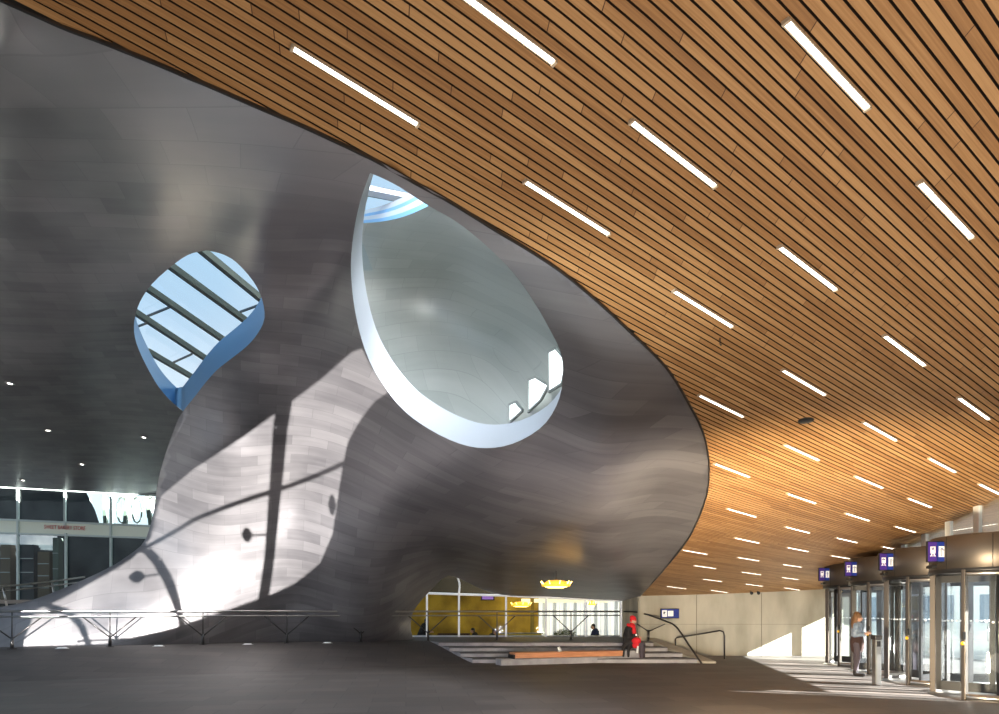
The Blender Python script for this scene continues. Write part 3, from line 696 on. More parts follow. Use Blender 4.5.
tag(tx, 'red shop name lettering on the pale band of the shop facade', 'sign')
b = B(); quad(b, [(-75,43.6,10.6), (5,43.6,9.9), (5,43.6,14.6), (-75,43.6,14.6)]); struct('wall_gallery', b, M['concrete'], label='wall above the shop glazing')  # added out of view to keep sun off the shop interior
# shop interior
b = B(); quad(b, [S(-260,466,3), S(220,478,3), S(220,612,3), S(-260,612,3)]); struct('wall_shop', b, M['shopdark'], label='dim back wall of the shop interior')
b = B(); bmx = [P(86,492,SY+1.5), P(160,496,SY+1.5), P(160,527,SY+1.5), P(100,525,SY+1.5), P(95,510,SY+1.5)]; quad(b, bmx); struct('window_9', b, M['pane'], label='bright daylight window behind the upper shop glazing')
b = B()
for px, tilt in ((104,2),(128,-3),(147,4)): bar(b, P(px,490,SY+1.2), P(px+tilt,527,SY+1.2), .22, .22)
for px in (122,137,152):
    tube(b, [P(px+5*math.cos(a*.52), 510+13*math.sin(a*.52), SY+1.15) for a in range(13)], .05, 6)
struct('trim_5', b, M['beam'], label='dark lattice struts in front of the bright shop window')
for i, (px, w_, y0, m_) in enumerate(((8,.7,545,'shopbrown'),(29,1.0,545,'shopdark'),(46,.8,552,'shopbrown'),(58,.4,538,'beam'))):
    t = empty('display_shelf', P(px,600,SY+2), 0, ('brown shelf unit at the left edge of the shop window', 'dark wide cabinet in the shop window', 'brown display cabinet below the lettering', 'slim grey rack in the shop window')[i], 'shelf')
    h_ = (600-y0)/F*(SY+2)
    b = B(); box(b, (0,0,h_/2), (w_,.5,h_), bevel=.02); obj('carcass', b, M[m_], t)
    for k in range(1, 4): b = B(); box(b, (0,-.27,h_*k/4), (w_*.92,.04,.05)); obj('shelf_edge', b, M['steel2'], t)
b = B(); quad(b, [(-60,30,2.15), (-15,30,2.15), (-12,50,2.15), (-60,50,2.15)]); struct('floor_gallery', b, M['floor'], label='gallery floor in front of the shop')
r2 = empty('gallery_railing', P(5,606,33), 0, 'pale steel railing on the gallery in front of the shop', 'railing')
o3 = P(5,606,33)
for yy, rr in ((0,.05),(4.5,.035)):
    b = B(); tube(b, [P(-60,594+yy,31)-o3, P(0,587+yy,33)-o3, P(40,583+yy,34.5)-o3, P(85,577+yy,36)-o3], rr, 8); obj('rail', b, M['steel2'], r2)
for px, yb, d in ((3,587,33),(52,582,35),(-40,591,31.6)):
    b = B(); tube(b, [P(px,yb,d)-o3, P(px+4,607,d)-o3], .05, 8); obj('post', b, M['steel2'], r2)

# ------------------------------------------------------------------ revolving doors
def revolving_door(cx, cy, label, wing_rot):
    rot = math.atan2(2.5, .54)-math.pi/2   # facade tangent is local +y
    t = empty('revolving_door', (cx, cy, 0), rot, label, 'revolving door', 'row of revolving doors')
    R_ = 1.1; zh = 2.37; zt = 3.02
    b = B(); lathe(b, [(0,zt),(R_,zt),(R_+.02,zt-.02),(R_+.02,zh+.02),(R_,zh),(0,zh)], n=64); obj('canopy_drum', b, M['bronze'], t)
    dr_ = t.children[0]
    b = B(); lathe(b, [(R_+.025,zh+.03),(R_+.03,zh+.0),(R_+.03,zh-.05),(R_-.03,zh-.05)], n=64); obj('header_ring', b, M['frame'], dr_)
    b = B()
    for a in (0, .5, 1.1, 2.2, 2.9, 3.5, 4.2, 5.1): bar(b, ((R_+.021)*math.cos(a), (R_+.021)*math.sin(a), zh+.03), ((R_+.021)*math.cos(a), (R_+.021)*math.sin(a), zt-.02), .008, .008)
    obj('panel_joint', b, M['frame'], dr_)
    b = B(); lathe(b, [(0,.012),(R_+.02,.012),(R_+.03,0)], n=48); obj('floor_plate', b, M['steel2'], t)
    half = math.asin(.68/R_)
    # opening faces -x (interior) and +x (outside); curved screens along +y and -y
    for s, nm in ((1, 'left'), (-1, 'right')):
        a0_ = half if s == 1 else -math.pi+half; a1_ = math.pi-half if s == 1 else -half
        b = B(); lathe(b, [(R_,.12),(R_,zh-.04)], n=20, a0=a0_, a1=a1_); cg = obj('curved_screen', b, M['glass_blue'], t)
        b = B(); lathe(b, [(R_-.02,.0),(R_+.02,.0),(R_+.02,.12),(R_-.02,.12)], n=20, a0=a0_, a1=a1_); lathe(b, [(R_-.02,zh-.12),(R_+.02,zh-.12),(R_+.02,zh-.03),(R_-.02,zh-.03)], n=20, a0=a0_, a1=a1_); obj('screen_rail', b, M['steel2'], cg)
        am = (a0_+a1_)/2
        b = B()
        for k in range(-7, 8):
            aa = am+k*.085; p_ = Vector(((R_+.012)*math.cos(aa), (R_+.012)*math.sin(aa), 1.42)); box(b, p_, (.03,.03,.03), Matrix.Rotation(aa, 3, 'Z'))
        obj('safety_dots', b, M['icon'], cg)
    for a in (half, -half, math.pi-half, math.pi+half):
        b = B(); p_ = Vector((R_*math.cos(a), R_*math.sin(a), zh/2)); box(b, p_, (.10,.07,zh), Matrix.Rotation(a, 3, 'Z'), bevel=.008); po = obj('door_post', b, M['bronze'], t)
        if a == math.pi+half:
            b = B(); q_ = Vector(((R_+.07)*math.cos(a), (R_+.07)*math.sin(a), 1.03)); lathe(b, [(0,.035),(.025,.025),(.032,0),(.025,-.025),(0,-.035)], c=q_, n=12); obj('yellow_button', b, M['yellow'], po)
            b = B(); box(b, q_+Vector((.02,0,.14)), (.05,.05,.14), bevel=.005); obj('card_reader', b, M['frame'], po)
    b = B(); tube(b, [(0,0,.02), (0,0,zh)], .045, 12); obj('center_shaft', b, M['steel'], t)
    for k in range(3):
        a = wing_rot+k*2*math.pi/3; Rm = Matrix.Rotation(a, 3, 'Z'); L_ = R_-.08
        b = B(); w_ = .045
        for c_, s_ in (((.06+w_, 0, zh/2), (.09,w_,zh-.1)), ((L_-.03, 0, zh/2), (.09,w_,zh-.1)), ((L_/2, 0, .14), (L_,w_,.18)), ((L_/2, 0, zh-.12), (L_,w_,.14))): box(b, Rm@Vector(c_), s_, Rm)
        wg = obj('door_wing', b, M['frame'], t)
        b = B(); quad(b, [Rm@Vector((.1,0,.2)), Rm@Vector((L_-.05,0,.2)), Rm@Vector((L_-.05,0,zh-.18)), Rm@Vector((.1,0,zh-.18))]); obj('wing_glass', b, M['glass_blue'], wg)
        b = B(); tube(b, [Rm@Vector((L_-.12,-.06,.95)), Rm@Vector((L_-.12,-.06,1.3))], .014, 8); obj('handle', b, M['steel2'], wg)
    # sensor under the drum edge
    b = B(); a = math.pi; box(b, ((R_+.05)*math.cos(a), (R_+.05)*math.sin(a), zh+.1), (.08,.3,.06), bevel=.01); obj('motion_sensor', b, M['frame'], dr_)
    # pictogram sign, hung off the drum and facing along the row
    inv = Matrix.Rotation(-rot, 3, 'Z')
    sp = inv@Vector((-1.25, -.10, 2.73)); Rf = inv
    b = B(); box(b, sp+inv@Vector((0,.03,0)), (.34,.05,.40), Rf, bevel=.008); sg = obj('sign_box', b, M['frame'], t)
    b = B(); box(b, sp+inv@Vector((-.08,-.005,0)), (.15,.02,.36), Rf); obj('purple_panel', b, M['sign'], sg)
    b = B(); box(b, sp+inv@Vector((.08,-.005,0)), (.15,.02,.36), Rf); obj('blue_panel', b, M['signblue'], sg)
    b = B()
    def ic(x, z, w_, h_, m_=0, r=0): box(b, sp+inv@Vector((x,-.02,z)), (w_,.008,h_), Rf@Matrix.Rotation(r, 3, 'Y'), mi=m_)
    # train pictogram
    ic(-.08,.03,.09,.13); ic(-.08,.055,.065,.045,1); ic(-.105,-.005,.015,.015,1); ic(-.055,-.005,.015,.015,1); ic(-.11,-.065,.012,.06,0,.6); ic(-.05,-.065,.012,.06,0,-.6); ic(-.08,-.08,.08,.008)
    # upward arrow in a white field
    ic(.08,.0,.10,.20); ic(.08,-.02,.018,.13,2); ic(.062,.045,.018,.07,2,.75); ic(.098,.045,.018,.07,2,-.75)
    obj('pictograms', b, [M['icon'], M['sign'], M['signblue']], sg)
    return t
for k, (wr, lb) in enumerate(((2.5,'nearest revolving door, cut by the right edge of the photo'), (1.9,'second nearest revolving door, past the grey bollard side'), (2.9,'third revolving door, with the long-haired woman beside it'), (2.2,'farthest revolving door, next to the sunlit concrete wall'))):
    revolving_door(9.44+.52*k, 12.58+2.5*k, lb, wr)

# facade line: glass strips between doors, transom and clerestory
fac = empty('window_10', (0,0,0), 0, 'glazed entrance facade above and between the revolving doors', None, None, 'structure')
ft = Vector((.54,2.5,0)).normalized()
def FP(y, z, off=0): return Vector((fac_x(y)+off, y, z))
ys_ = [11.33,13.83,16.33,18.83,21.33,22.9]
for i, y in enumerate(ys_):
    b = B(); zt = EYE+Hc(fac_x(y), y); w_ = .26 if i < 5 else .1; bar(b, FP(y,0), FP(y,3.02), .1 if i < 5 else .08, w_)
    obj('jamb_panel', b, M['steel'], fac)
b = B(); bar(b, FP(8,2.98), FP(WY,2.98), .16, .12); obj('transom', b, M['steel'], fac)
yy = 8.0
b = B(); 
while yy < WY-.1:
    y2 = min(yy+.8, WY); quad(b, [FP(yy,3.02), FP(y2,3.02), FP(y2,max(3.03, EYE+Hc(fac_x(y2), y2))), FP(yy,max(3.03, EYE+Hc(fac_x(yy), yy)))]); yy += .8
obj('clerestory_glass', b, M['glass'], fac)
for y in np.arange(9.6, 21.5, 1.25):
    zt = EYE+Hc(fac_x(y), y)
    if zt > 3.15:
        b = B(); bar(b, FP(y,3.0), FP(y,zt), .1, .16); obj('clerestory_post', b, M['white'], fac)
b = B(); quad(b, [FP(21.45,.02), FP(WY,.02), FP(WY,2.1), FP(21.45,2.1)]); obj('side_glass', b, M['glass'], fac)
for y_, w_ in ((23.1,.2),(23.95,.13)): b = B(); bar(b, FP(y_,0), FP(y_,2.1), .1, w_); obj('side_post', b, M['bronze'], fac)
b = B(); bar(b, FP(21.3,2.65,.03), FP(WY,2.65,.03), .1, 1.1); obj('side_panel', b, M['bronze'], fac)
# solid wall on the right, before the doors (outside the frame)
b = B(); bar(b, (fac_x(-9),-9,2.6), (fac_x(11.2),11.2,2.6), .25, 5.2); struct('wall_right', b, M['concrete'], label='solid side wall before the doors')

# added unseen wall above the timber ceiling, blocking the sun over the entrance
b = B()
ysu = list(np.arange(-9, WY, 1.0))+[WY, WY+45]
for y_, y2 in zip(ysu[:-1], ysu[1:]):
    za = EYE+Hc(fac_x(y_), y_)+.08; zb_ = EYE+Hc(fac_x(y2), y2)+.08
    for o_ in (.12, .4): quad(b, [FP(y_,za,o_), FP(y2,zb_,o_), FP(y2,26,o_), FP(y_,26,o_)])
    quad(b, [FP(y_,za,.12), FP(y_,za,.4), FP(y2,zb_,.4), FP(y2,zb_,.12)])
struct('wall_upper', b, M['concrete'], label='upper storey wall above the entrance')
# bollard
b_ = G(876.5,684.5,0)
t = empty('access_bollard', b_, 0, 'slim grey steel bollard between the second and third revolving doors', 'bollard')
b = B(); box(b, (0,0,.5), (.13,.16,1.0), bevel=.015); obj('body', b, M['steel2'], t)
b = B(); box(b, (0,0,1.04), (.17,.2,.1), bevel=.02); obj('cap', b, M['steel'], t)
b = B(); box(b, (0,-.085,.9), (.08,.01,.12)); obj('reader_plate', b, M['frame'], t)

# floor uplights
for i, (px, py, z) in enumerate(((63,650,.5),(155,649.5,.5),(245,648.5,.5),(322,647,.5))):
    i0 = {0:1,1:2,2:3,3:4}[i]; p = rail_b[i0].lerp(rail_b[i0+1], .5)+Vector((.15,-.25,-.02))
    t = empty('floor_uplight', (p.x, p.y, .535), 0, 'small white floor uplight at the railing foot, %s from the left' % ORD[i], 'floor light', 'floor uplights along the railing')
    b = B(); lathe(b, [(.0,.045),(.10,.045),(.13,.03),(.14,0)], n=20); obj('lens', b, M['icon'], t)
    b = B(); lathe(b, [(.14,0),(.17,.02),(.18,0)], n=20); obj('collar', b, M['steel2'], t)

# ------------------------------------------------------------------ people
def cone(bm, a, b_, r0, r1, seg=12):
    a = Vector(a); b_ = Vector(b_); d = b_-a; q = Vector((0,0,1)).rotation_difference(d.normalized()).to_matrix().to_4x4()
    if d.length > 1e-4: bmesh.ops.create_cone(bm, cap_ends=True, segments=seg, radius1=r0, radius2=r1, depth=d.length, matrix=Matrix.Translation((a+b_)/2)@q)
    for p, r in ((a, r0), (b_, r1)): bmesh.ops.create_uvsphere(bm, u_segments=seg, v_segments=8, radius=r, matrix=Matrix.Translation(p))
def ell(bm, c, s, rot=None):
    bmesh.ops.create_uvsphere(bm, u_segments=20, v_segments=14, radius=1, matrix=Matrix.Translation(Vector(c))@(rot.to_4x4() if rot else Matrix.Identity(4))@Matrix.Diagonal((*s, 1)))
def chain(bm, pts, rs):
    for i in range(len(pts)-1): cone(bm, pts[i], pts[i+1], rs[i], rs[i+1])
def remesh(name, bm, m, parent, vox=.012, smooth=3):
    o = obj(name, bm, m, None)
    md = o.modifiers.new('r', 'REMESH'); md.mode = 'VOXEL'; md.voxel_size = vox; md.use_smooth_shade = True
    if smooth: s = o.modifiers.new('s', 'SMOOTH'); s.factor = .5; s.iterations = smooth
    dg = bpy.context.evaluated_depsgraph_get(); dg.update()
    me = bpy.data.meshes.new_from_object(o.evaluated_get(dg)); o.modifiers.clear(); o.data = me; o.parent = parent
    for p in me.polygons: p.use_smooth = True
    return o
def hand(bm, wrist, d, side, curl=.5, s=1.0):
    """palm, four unequal fingers bent at the knuckles and a thumb leaving the side of the palm."""
    d = Vector(d).normalized(); side = Vector(side); side = (side-d*side.dot(d)).normalized(); dn = d.cross(side).normalized()
    w = Vector(wrist); palm = w+d*.045*s
    ell(bm, palm, (.05*s, .038*s, .016*s), Matrix((d, side, dn)).transposed())
    for k, ln in enumerate((.065,.075,.07,.055)):
        base = w+d*.085*s+side*(.028-.019*k)*s
        d1 = (d*math.cos(curl*.6)+dn*math.sin(curl*.6)); d2 = (d*math.cos(curl*1.6)+dn*math.sin(curl*1.6))
        chain(bm, [base, base+d1*ln*.5*s, base+d1*ln*.5*s+d2*ln*.5*s], [.0095*s, .0088*s, .0075*s])
    tb = w+d*.025*s+side*.03*s; td = (d*.65+side*.7+dn*.3).normalized(); chain(bm, [tb, tb+td*.035*s, tb+(td*.05+d*.022)*s], [.012*s,.0105*s,.009*s])
def head(bm, c, face, s=1.0, tilt=0):
    f = Vector(face).normalized(); up = Vector((0,0,1)); r = f.cross(up).normalized(); R = Matrix((r, f, up)).transposed()
    ell(bm, c, (.074*s,.092*s,.112*s), R); ell(bm, Vector(c)+R@Vector((0,.03,-.055))*s, (.052*s,.058*s,.058*s), R)
    ell(bm, Vector(c)+R@Vector((0,.098,-.015))*s, (.012*s,.02*s,.026*s), R)       # nose
    for q in (-1, 1): ell(bm, Vector(c)+R@Vector((q*.078,0,-.01))*s, (.012*s,.022*s,.032*s), R); ell(bm, Vector(c)+R@Vector((q*.03,.078,-.045))*s, (.022*s,.018*s,.02*s), R)
    return R
def face_parts(c, R, parent, s=1.0):
    b = B()
    for q in (-1, 1): ell(b, Vector(c)+R@Vector((q*.03,.088,.012))*s, (.011*s,.006*s,.007*s), R)
    obj('eyes', b, M['frame'], parent, True)
    b = B(); ell(b, Vector(c)+R@Vector((0,.094,-.062))*s, (.022*s,.006*s,.006*s), R); obj('mouth', b, mat('lips', (.45,.14,.12), .5), parent, True)

# seated person in red hat: faces right (+x), sits on the right end of the bench block
_s = a1+dr*.30+nr*.16; sx, sy = _s.x, _s.y
pr = empty('person', (sx, sy, 0), 0, 'seated person in red knit hat, black coat and red scarf on the steps', 'person')
fc = Vector((.92,-.38,0)).normalized(); lt = Vector((-fc.y, fc.x, 0))   # lt = far side
def L3(f, s, z): return fc*f+lt*s+Vector((0,0,z))
SZ = .52
b = B(); hc = L3(.14,0,1.34)
chain(b, [L3(0,0,SZ+.1), L3(-.02,0,SZ+.3), L3(.02,0,SZ+.52)], [.135,.13,.13]); cone(b, L3(.04,0,1.12), L3(.10,0,1.26), .05,.05)
RH = head(b, hc, fc+Vector((0,0,-.25)), .98)
for s in (-1, 1):
    chain(b, [L3(0,s*.10,SZ+.06), L3(.40,s*.11,SZ+.04), L3(.40,s*.10,.14)], [.085,.06,.045]); chain(b, [L3(.39,s*.10,.07), L3(.55,s*.11,.05)], [.045,.035])
    chain(b, [L3(.02,s*.19,1.06), L3(.06,s*.24,.80), L3(.27,s*.09,.78)], [.055,.045,.032]); hand(b, L3(.28,s*.08,.78), fc-lt*s*.4, Vector((0,0,1)), .7)
body = remesh('body', b, M['skin'], pr, .010, 2)
face_parts(hc, RH, body)
b = B()
chain(b, [L3(-.02,0,SZ+.06), L3(-.03,0,SZ+.3), L3(.0,0,SZ+.5)], [.19,.175,.15]); ell(b, L3(.02,0,1.06), (.14,.22,.09), Matrix.Rotation(math.atan2(fc.y, fc.x), 3, 'Z'))
for s in (-1, 1): chain(b, [L3(.02,s*.20,1.05), L3(.05,s*.26,.80), L3(.22,s*.12,.78)], [.082,.07,.055]); chain(b, [L3(.0,s*.1,SZ+.08), L3(.2,s*.12,SZ+.08)], [.13,.11])
chain(b, [L3(-.10,-.2,.52), L3(-.12,-.33,.40), L3(-.12,-.36,.2)], [.08,.05,.04]); chain(b, [L3(.06,-.2,.5), L3(.05,-.33,.40), L3(.05,-.36,.2)], [.08,.05,.04])
remesh('coat', b, M['black'], pr, .014, 3)
b = B()
for s in (-1, 1): chain(b, [L3(.05,s*.10,SZ+.06), L3(.42,s*.12,SZ+.05), L3(.43,s*.11,.16)], [.11,.085,.065])
remesh('trousers', b, M['trouser'], pr, .014, 2)
b = B()
for s in (-1, 1): chain(b, [L3(.42,s*.11,.12), L3(.44,s*.11,.055), L3(.60,s*.12,.045)], [.06,.055,.04])
remesh('boots', b, M['frame'], pr, .012, 2)
b = B(); Rm = RH
ell(b, hc+Rm@Vector((0,-.012,.05)), (.092,.108,.098), Rm); bmesh.ops.create_cone(b, cap_ends=True, segments=24, radius1=.10, radius2=.098, depth=.05, matrix=Matrix.Translation(hc+Vector((0,0,.02)))@Rm.to_4x4()); ell(b, hc+Rm@Vector((0,-.07,-.02)), (.085,.05,.07), Rm)
remesh('knit_hat', b, M['red'], pr, .008, 2)
b = B(); chain(b, [L3(.09,0,1.2), L3(.15,-.05,1.08), L3(.18,-.07,.95)], [.075,.075,.07])
chain(b, [L3(-.02,-.08,1.19), L3(.1,-.1,1.16), L3(.15,0,1.15)], [.05,.06,.06]); remesh('scarf', b, M['red'], pr, .012, 2)
# bag on the lap: its own thing
o3 = L3(.27,-.10,0)
bag = empty('shoulder_bag', (sx+o3.x, sy+o3.y, SZ+.16), math.atan2(fc.y, fc.x), 'red cloth bag on the lap of the seated person', 'bag')
b = B(); ell(b, (0,-.08,.0), (.15,.11,.12)); ell(b, (-.02,-.12,-.14), (.11,.06,.1)); remesh('body', b, M['red'], bag, .012, 3)
b = B(); tube(b, catmull([(-.1,-.1,.08), (-.06,-.12,.2), (.04,-.12,.2), (.09,-.1,.08)], 5), .01, 6); obj('strap', b, M['black'], bag)
b = B(); box(b, (.06,-.2,-.27), (.06,.03,.22), Matrix.Rotation(.15, 3, 'Y'), bevel=.01); obj('pale_tag', b, M['white'], bag)
# camera / gloves dark item
b = B(); box(b, (0,0,0), (.14,.09,.08), bevel=.015); o_ = obj('camera', b, M['frame']); q = L3(.26,-.2,.87); o_.location = (sx+q.x, sy+q.y, q.z)
tube_ = B(); tube(tube_, [(0,0,0),(0,-.09,0)], [.035,.032], 12); ln = obj('lens', tube_, M['white'], o_); tag(o_, 'small black camera with pale lens held by the seated person', 'camera')

# standing woman
gx = G(857,676,0); pr = empty('person', gx, 0, 'standing woman with long wavy hair, pale blue denim jacket and dark skirt', 'person')
fc = Vector((.80,-.60,0)).normalized(); lt = Vector((-fc.y, fc.x, 0))
H_ = 1.60
b = B(); hc = L3(.03,0,1.475)
chain(b, [L3(0,0,.86), L3(0,0,1.05), L3(0,0,1.24)], [.12,.10,.12]); cone(b, L3(0,0,1.28), L3(.02,0,1.40), .045,.045); cone(b, L3(0,-.13,1.28), L3(0,.13,1.28), .05,.05)
RH = head(b, hc, fc+Vector((0,0,-.3)), .92)
for s in (-1, 1):
    chain(b, [L3(0,s*.065,.86), L3(.03 if s < 0 else -.04,s*.08,.47), L3(-.03 if s < 0 else -.02,s*.075,.09)], [.085,.055,.035]); k0 = -.03 if s < 0 else -.02
    chain(b, [L3(k0,s*.075,.05), L3(k0+.16,s*.085,.03)], [.035,.028])
    chain(b, [L3(0,s*.16,1.27), L3(-.02,s*.20,1.02), L3(.2,s*.10,1.06)], [.045,.038,.027]); hand(b, L3(.21,s*.09,1.065), fc-lt*s*.3+Vector((0,0,.2)), Vector((0,0,1)), .9, .9)
body = remesh('body', b, M['skin'], pr, .010, 2); face_parts(hc, RH, body, .92)
b = B(); chain(b, [L3(0,0,1.0), L3(0,0,1.15), L3(0,0,1.26)], [.135,.135,.12]); cone(b, L3(0,-.14,1.275), L3(0,.14,1.275), .065,.065)
for s in (-1, 1): chain(b, [L3(0,s*.165,1.26), L3(-.02,s*.205,1.02), L3(.15,s*.12,1.05)], [.065,.055,.045])
remesh('denim_jacket', b, M['denim'], pr, .012, 2)
b = B(); chain(b, [L3(0,0,.98), L3(0,0,.85), L3(0,0,.70)], [.135,.165,.15]); remesh('skirt', b, M['plum'], pr, .014, 2)
b = B()
for s in (-1, 1): chain(b, [L3(0,s*.08,.8), L3(.03 if s < 0 else -.04,s*.08,.47), L3(-.03 if s < 0 else -.02,s*.075,.12)], [.095,.064,.046])
remesh('leggings', b, M['trouser'], pr, .012, 2)
b = B()
for s in (-1, 1):
    k0 = -.03 if s < 0 else -.02; chain(b, [L3(k0,s*.075,.13), L3(k0,s*.075,.05), L3(k0+.17,s*.085,.035)], [.05,.048,.035])
remesh('boots', b, M['black'], pr, .010, 2)
b = B(); rnd = random.Random(5)
ell(b, hc+RH@Vector((0,-.018,.028)), (.088,.10,.105), RH)
for k in range(16):
    a = math.pi*(.08+.84*k/15)+math.pi; dx = math.cos(a)*.085; dy = math.sin(a)*.095
    pts = [hc+RH@Vector((dx,dy*.8-.01,.03)), hc+RH@Vector((dx*1.25,dy*1.1-.015,-.09)), hc+RH@Vector((dx*1.45+rnd.uniform(-.02,.02),dy*1.25-.02,-.20)), hc+RH@Vector((dx*1.2+rnd.uniform(-.02,.02),dy*1.15-.02,-.32-rnd.random()*.05))]
    chain(b, pts, [.03,.036,.035,.018])
remesh('hair', b, M['hair'], pr, .010, 1)
q = gx+L3(.30,0,1.09); b = B(); box(b, (0,0,0), (.075,.012,.15), Matrix.Rotation(math.atan2(lt.y, lt.x), 3, 'Z')@Matrix.Rotation(-.5, 3, 'X'), bevel=.004); o_ = obj('mobile_phone', b, M['frame']); o_.location = q; tag(o_, 'small dark phone held by the standing woman', 'phone')

# lounge guests, dark seated figures behind the rail and the glass
def guest(px, py_top, d, label, facex, lean, top, zb=-.35, fl=-.35, scale=1.0):
    X = (px-CX)/F*d; pr = empty('person', (X, d, zb), 0, label, 'person')
    fv = Vector((facex,-.35,0)).normalized(); sd = Vector((-fv.y, fv.x, 0))
    def q(f, s, z): return (fv*f+sd*s+Vector((0,0,z)))*scale
    b = B(); hc = q(.12+lean,0,1.12)
    chain(b, [q(0,0,.52), q(lean*.5,0,.7), q(lean,0,.92)], [.13,.13,.12]); cone(b, q(lean,0,.95), q(lean+.07,0,1.05), .05,.05); R = head(b, hc, fv, .95*scale)
    for s in (-1, 1):
        chain(b, [q(0,s*.09,.50), q(.4,s*.1,.47), q(.38,s*.1,.06)], [.09*scale,.065*scale,.05*scale]); cone(b, q(.36,s*.1,.045), q(.54,s*.1,.04), .04,.035)
        chain(b, [q(lean,s*.19,.9), q(lean+.06,s*.22,.66), q(lean+.28,s*.1,.66)], [.05,.042,.03]); hand(b, q(lean+.29,s*.1,.66), fv, Vector((0,0,1)), .8)
    bd = remesh('body', b, M['skin'], pr, .014, 2); face_parts(hc, R, bd, .95)
    b = B(); chain(b, [q(0,0,.52), q(lean*.5,0,.7), q(lean,0,.92)], [.17,.165,.14]); cone(b, q(lean,-.15,.92), q(lean,.15,.92), .07,.07)
    for s in (-1, 1): chain(b, [q(lean,s*.2,.9), q(lean+.06,s*.23,.66), q(lean+.22,s*.12,.66)], [.07,.06,.045])
    remesh('jacket', b, top, pr, .016, 2)
    b = B()
    for s in (-1, 1): chain(b, [q(0,s*.09,.50), q(.4,s*.1,.47), q(.38,s*.1,.06)], [.11,.08,.06])
    remesh('trousers', b, M['black'], pr, .016, 2)
    b = B(); ell(b, hc+R@Vector((0,-.02,.035)), (.084,.098,.095), R); ell(b, hc+R@Vector((0,-.05,-.03)), (.075,.06,.08), R); remesh('hair', b, M['frame'], pr, .012, 1)
    # stool
    b = empty('lounge_stool', (X, d, zb), 0, 'round stool under the ' + label, 'stool')
    s_ = B(); lathe(s_, [(0,.27),(.19,.27),(.2,.29),(.19,.315),(0,.32)], n=20); obj('seat', s_, M['steel'], b)
    s_ = B(); lathe(s_, [(0,fl-zb),(.15,fl-zb),(.14,fl-zb+.02),(.03,fl-zb+.04),(.025,.27)], n=16); obj('pedestal', s_, M['steel'], b)
navy = mat('navy_jacket', (.02,.03,.09), .85)
guest(421,0,28.7, 'dark-clothed guest leaning at the left end of the lounge', .9, .16, M['black'], .08)
guest(476,0,29.9, 'dark-haired guest at the long lounge table, left of the screen', -.8, .05, M['black'])
guest(491,0,28.6, 'dark-haired guest sitting below the violet screen', .8, .05, M['black'])
guest(597,0,28.7, 'guest in navy jacket at the right of the lounge', -.9, .08, navy, -.15)

# ------------------------------------------------------------------ outdoors to the right
b = B(); quad(b, [(7,-14,-.02), (60,-14,-.02), (60,60,-.02), (7,60,-.02)]); struct('ground', b, M['pave'], label='pale paving outside the doors')
cn = B()
quad(cn, [(fac_x(12.2)+.45, 11.75, 3.95), (fac_x(12.2)+5.05, 9.68, 3.95), (fac_x(30)+5.4, 30, 3.95), (fac_x(30)+.45, 30, 3.95)])
r_ = bmesh.ops.extrude_face_region(cn, geom=cn.faces[:])
for v_ in [e for e in r_['geom'] if isinstance(e, bmesh.types.BMVert)]: v_.co.z = 4.15
t = obj('entrance_canopy', cn, M['roof']); t['kind'] = 'structure'; t.name = 'trim_6'; t['label'] = 'outdoor canopy slab over the doors'  # added slab, its skewed edge shaped to limit sun on the floor
pc = empty('entrance_pillar', (fac_x(10.6)+2.0,10.1,0), 0, 'outdoor concrete pillar before the nearest revolving door', 'pillar')
b = B(); box(b, (0,0,2), (.5,.9,4), bevel=.02); obj('shaft', b, M['concrete'], pc); b = B(); box(b, (0,.9,4.7), (.5,2.8,1.4), bevel=.02); obj('cross_beam', b, M['concrete'], pc); b = B(); box(b, (0,0,.1), (.6,1.0,.2), bevel=.02); obj('plinth', b, M['concrete'], pc)  # pillar and beam added to block sun beside the floor streak
bd = empty('office_building', (34,30,0), .3, 'grey blue office building outside beyond the doors', 'building')
b = B(); box(b, (0,0,5), (8,40,10)); obj('wall', b, M['bldg'], bd)
for r_i in range(3):
    for c_i in range(9):
        b = B(); box(b, (-4.02,-17+c_i*4.2,1.8+r_i*3), (.1,2.6,1.6)); obj('window', b, M['bldgwin'], bd)

# ------------------------------------------------------------------ added unseen mask panel: its cut-out shapes the sun patch on the column
LP = Vector((-2.2,-4.2,2.1)); GYY = -3.2
def gob(px, py):
    d = DR(np.array([[px, py]], float))[0]; p = P(px, py, d); t = (GYY-LP.y)/(p.y-LP.y); q = LP+(p-LP)*t; return (q.x, q.z)
patch = [(22,646),(36,610),(60,600),(82,588),(112,571),(130,560),(143,549),(150,538),(156,512),(161,496),(194,469),(243,437),(286,406),(320,380),(352,352),(362,349),(372,368),(388,392),(374,402),(360,420),(348,441.6),(343,463),(337,503),(332.5,534),(320,563),(295.5,583),(273,593.5),(230,609),(173,628),(104,643)]
cu = bpy.data.curves.new('rear', 'CURVE'); cu.dimensions = '2D'; cu.fill_mode = 'BOTH'
def poly2(pts):
    s = cu.splines.new('POLY'); s.points.add(len(pts)-1)
    for i, (x, z) in enumerate(pts): s.points[i].co = (x, z, 0, 1)
    s.use_cyclic_u = True
poly2([(-9,0),(4.5,0),(4.5,4.6),(-9,4.6)])
poly2([gob(*p) for p in lin(patch+[patch[0]], 12)[:-1]])
o_ = bpy.data.objects.new('tmp', cu); C.objects.link(o_); dg = bpy.context.evaluated_depsgraph_get(); dg.update()
me = bpy.data.meshes.new_from_object(o_.evaluated_get(dg)); bpy.data.objects.remove(o_)
rw = link('wall_rear', me, M['concrete']); rw.rotation_euler = (math.radians(90),0,0); rw.location = (0,GYY,0); rw['kind'] = 'structure'; rw['label'] = 'rear wall with a shaped light opening'
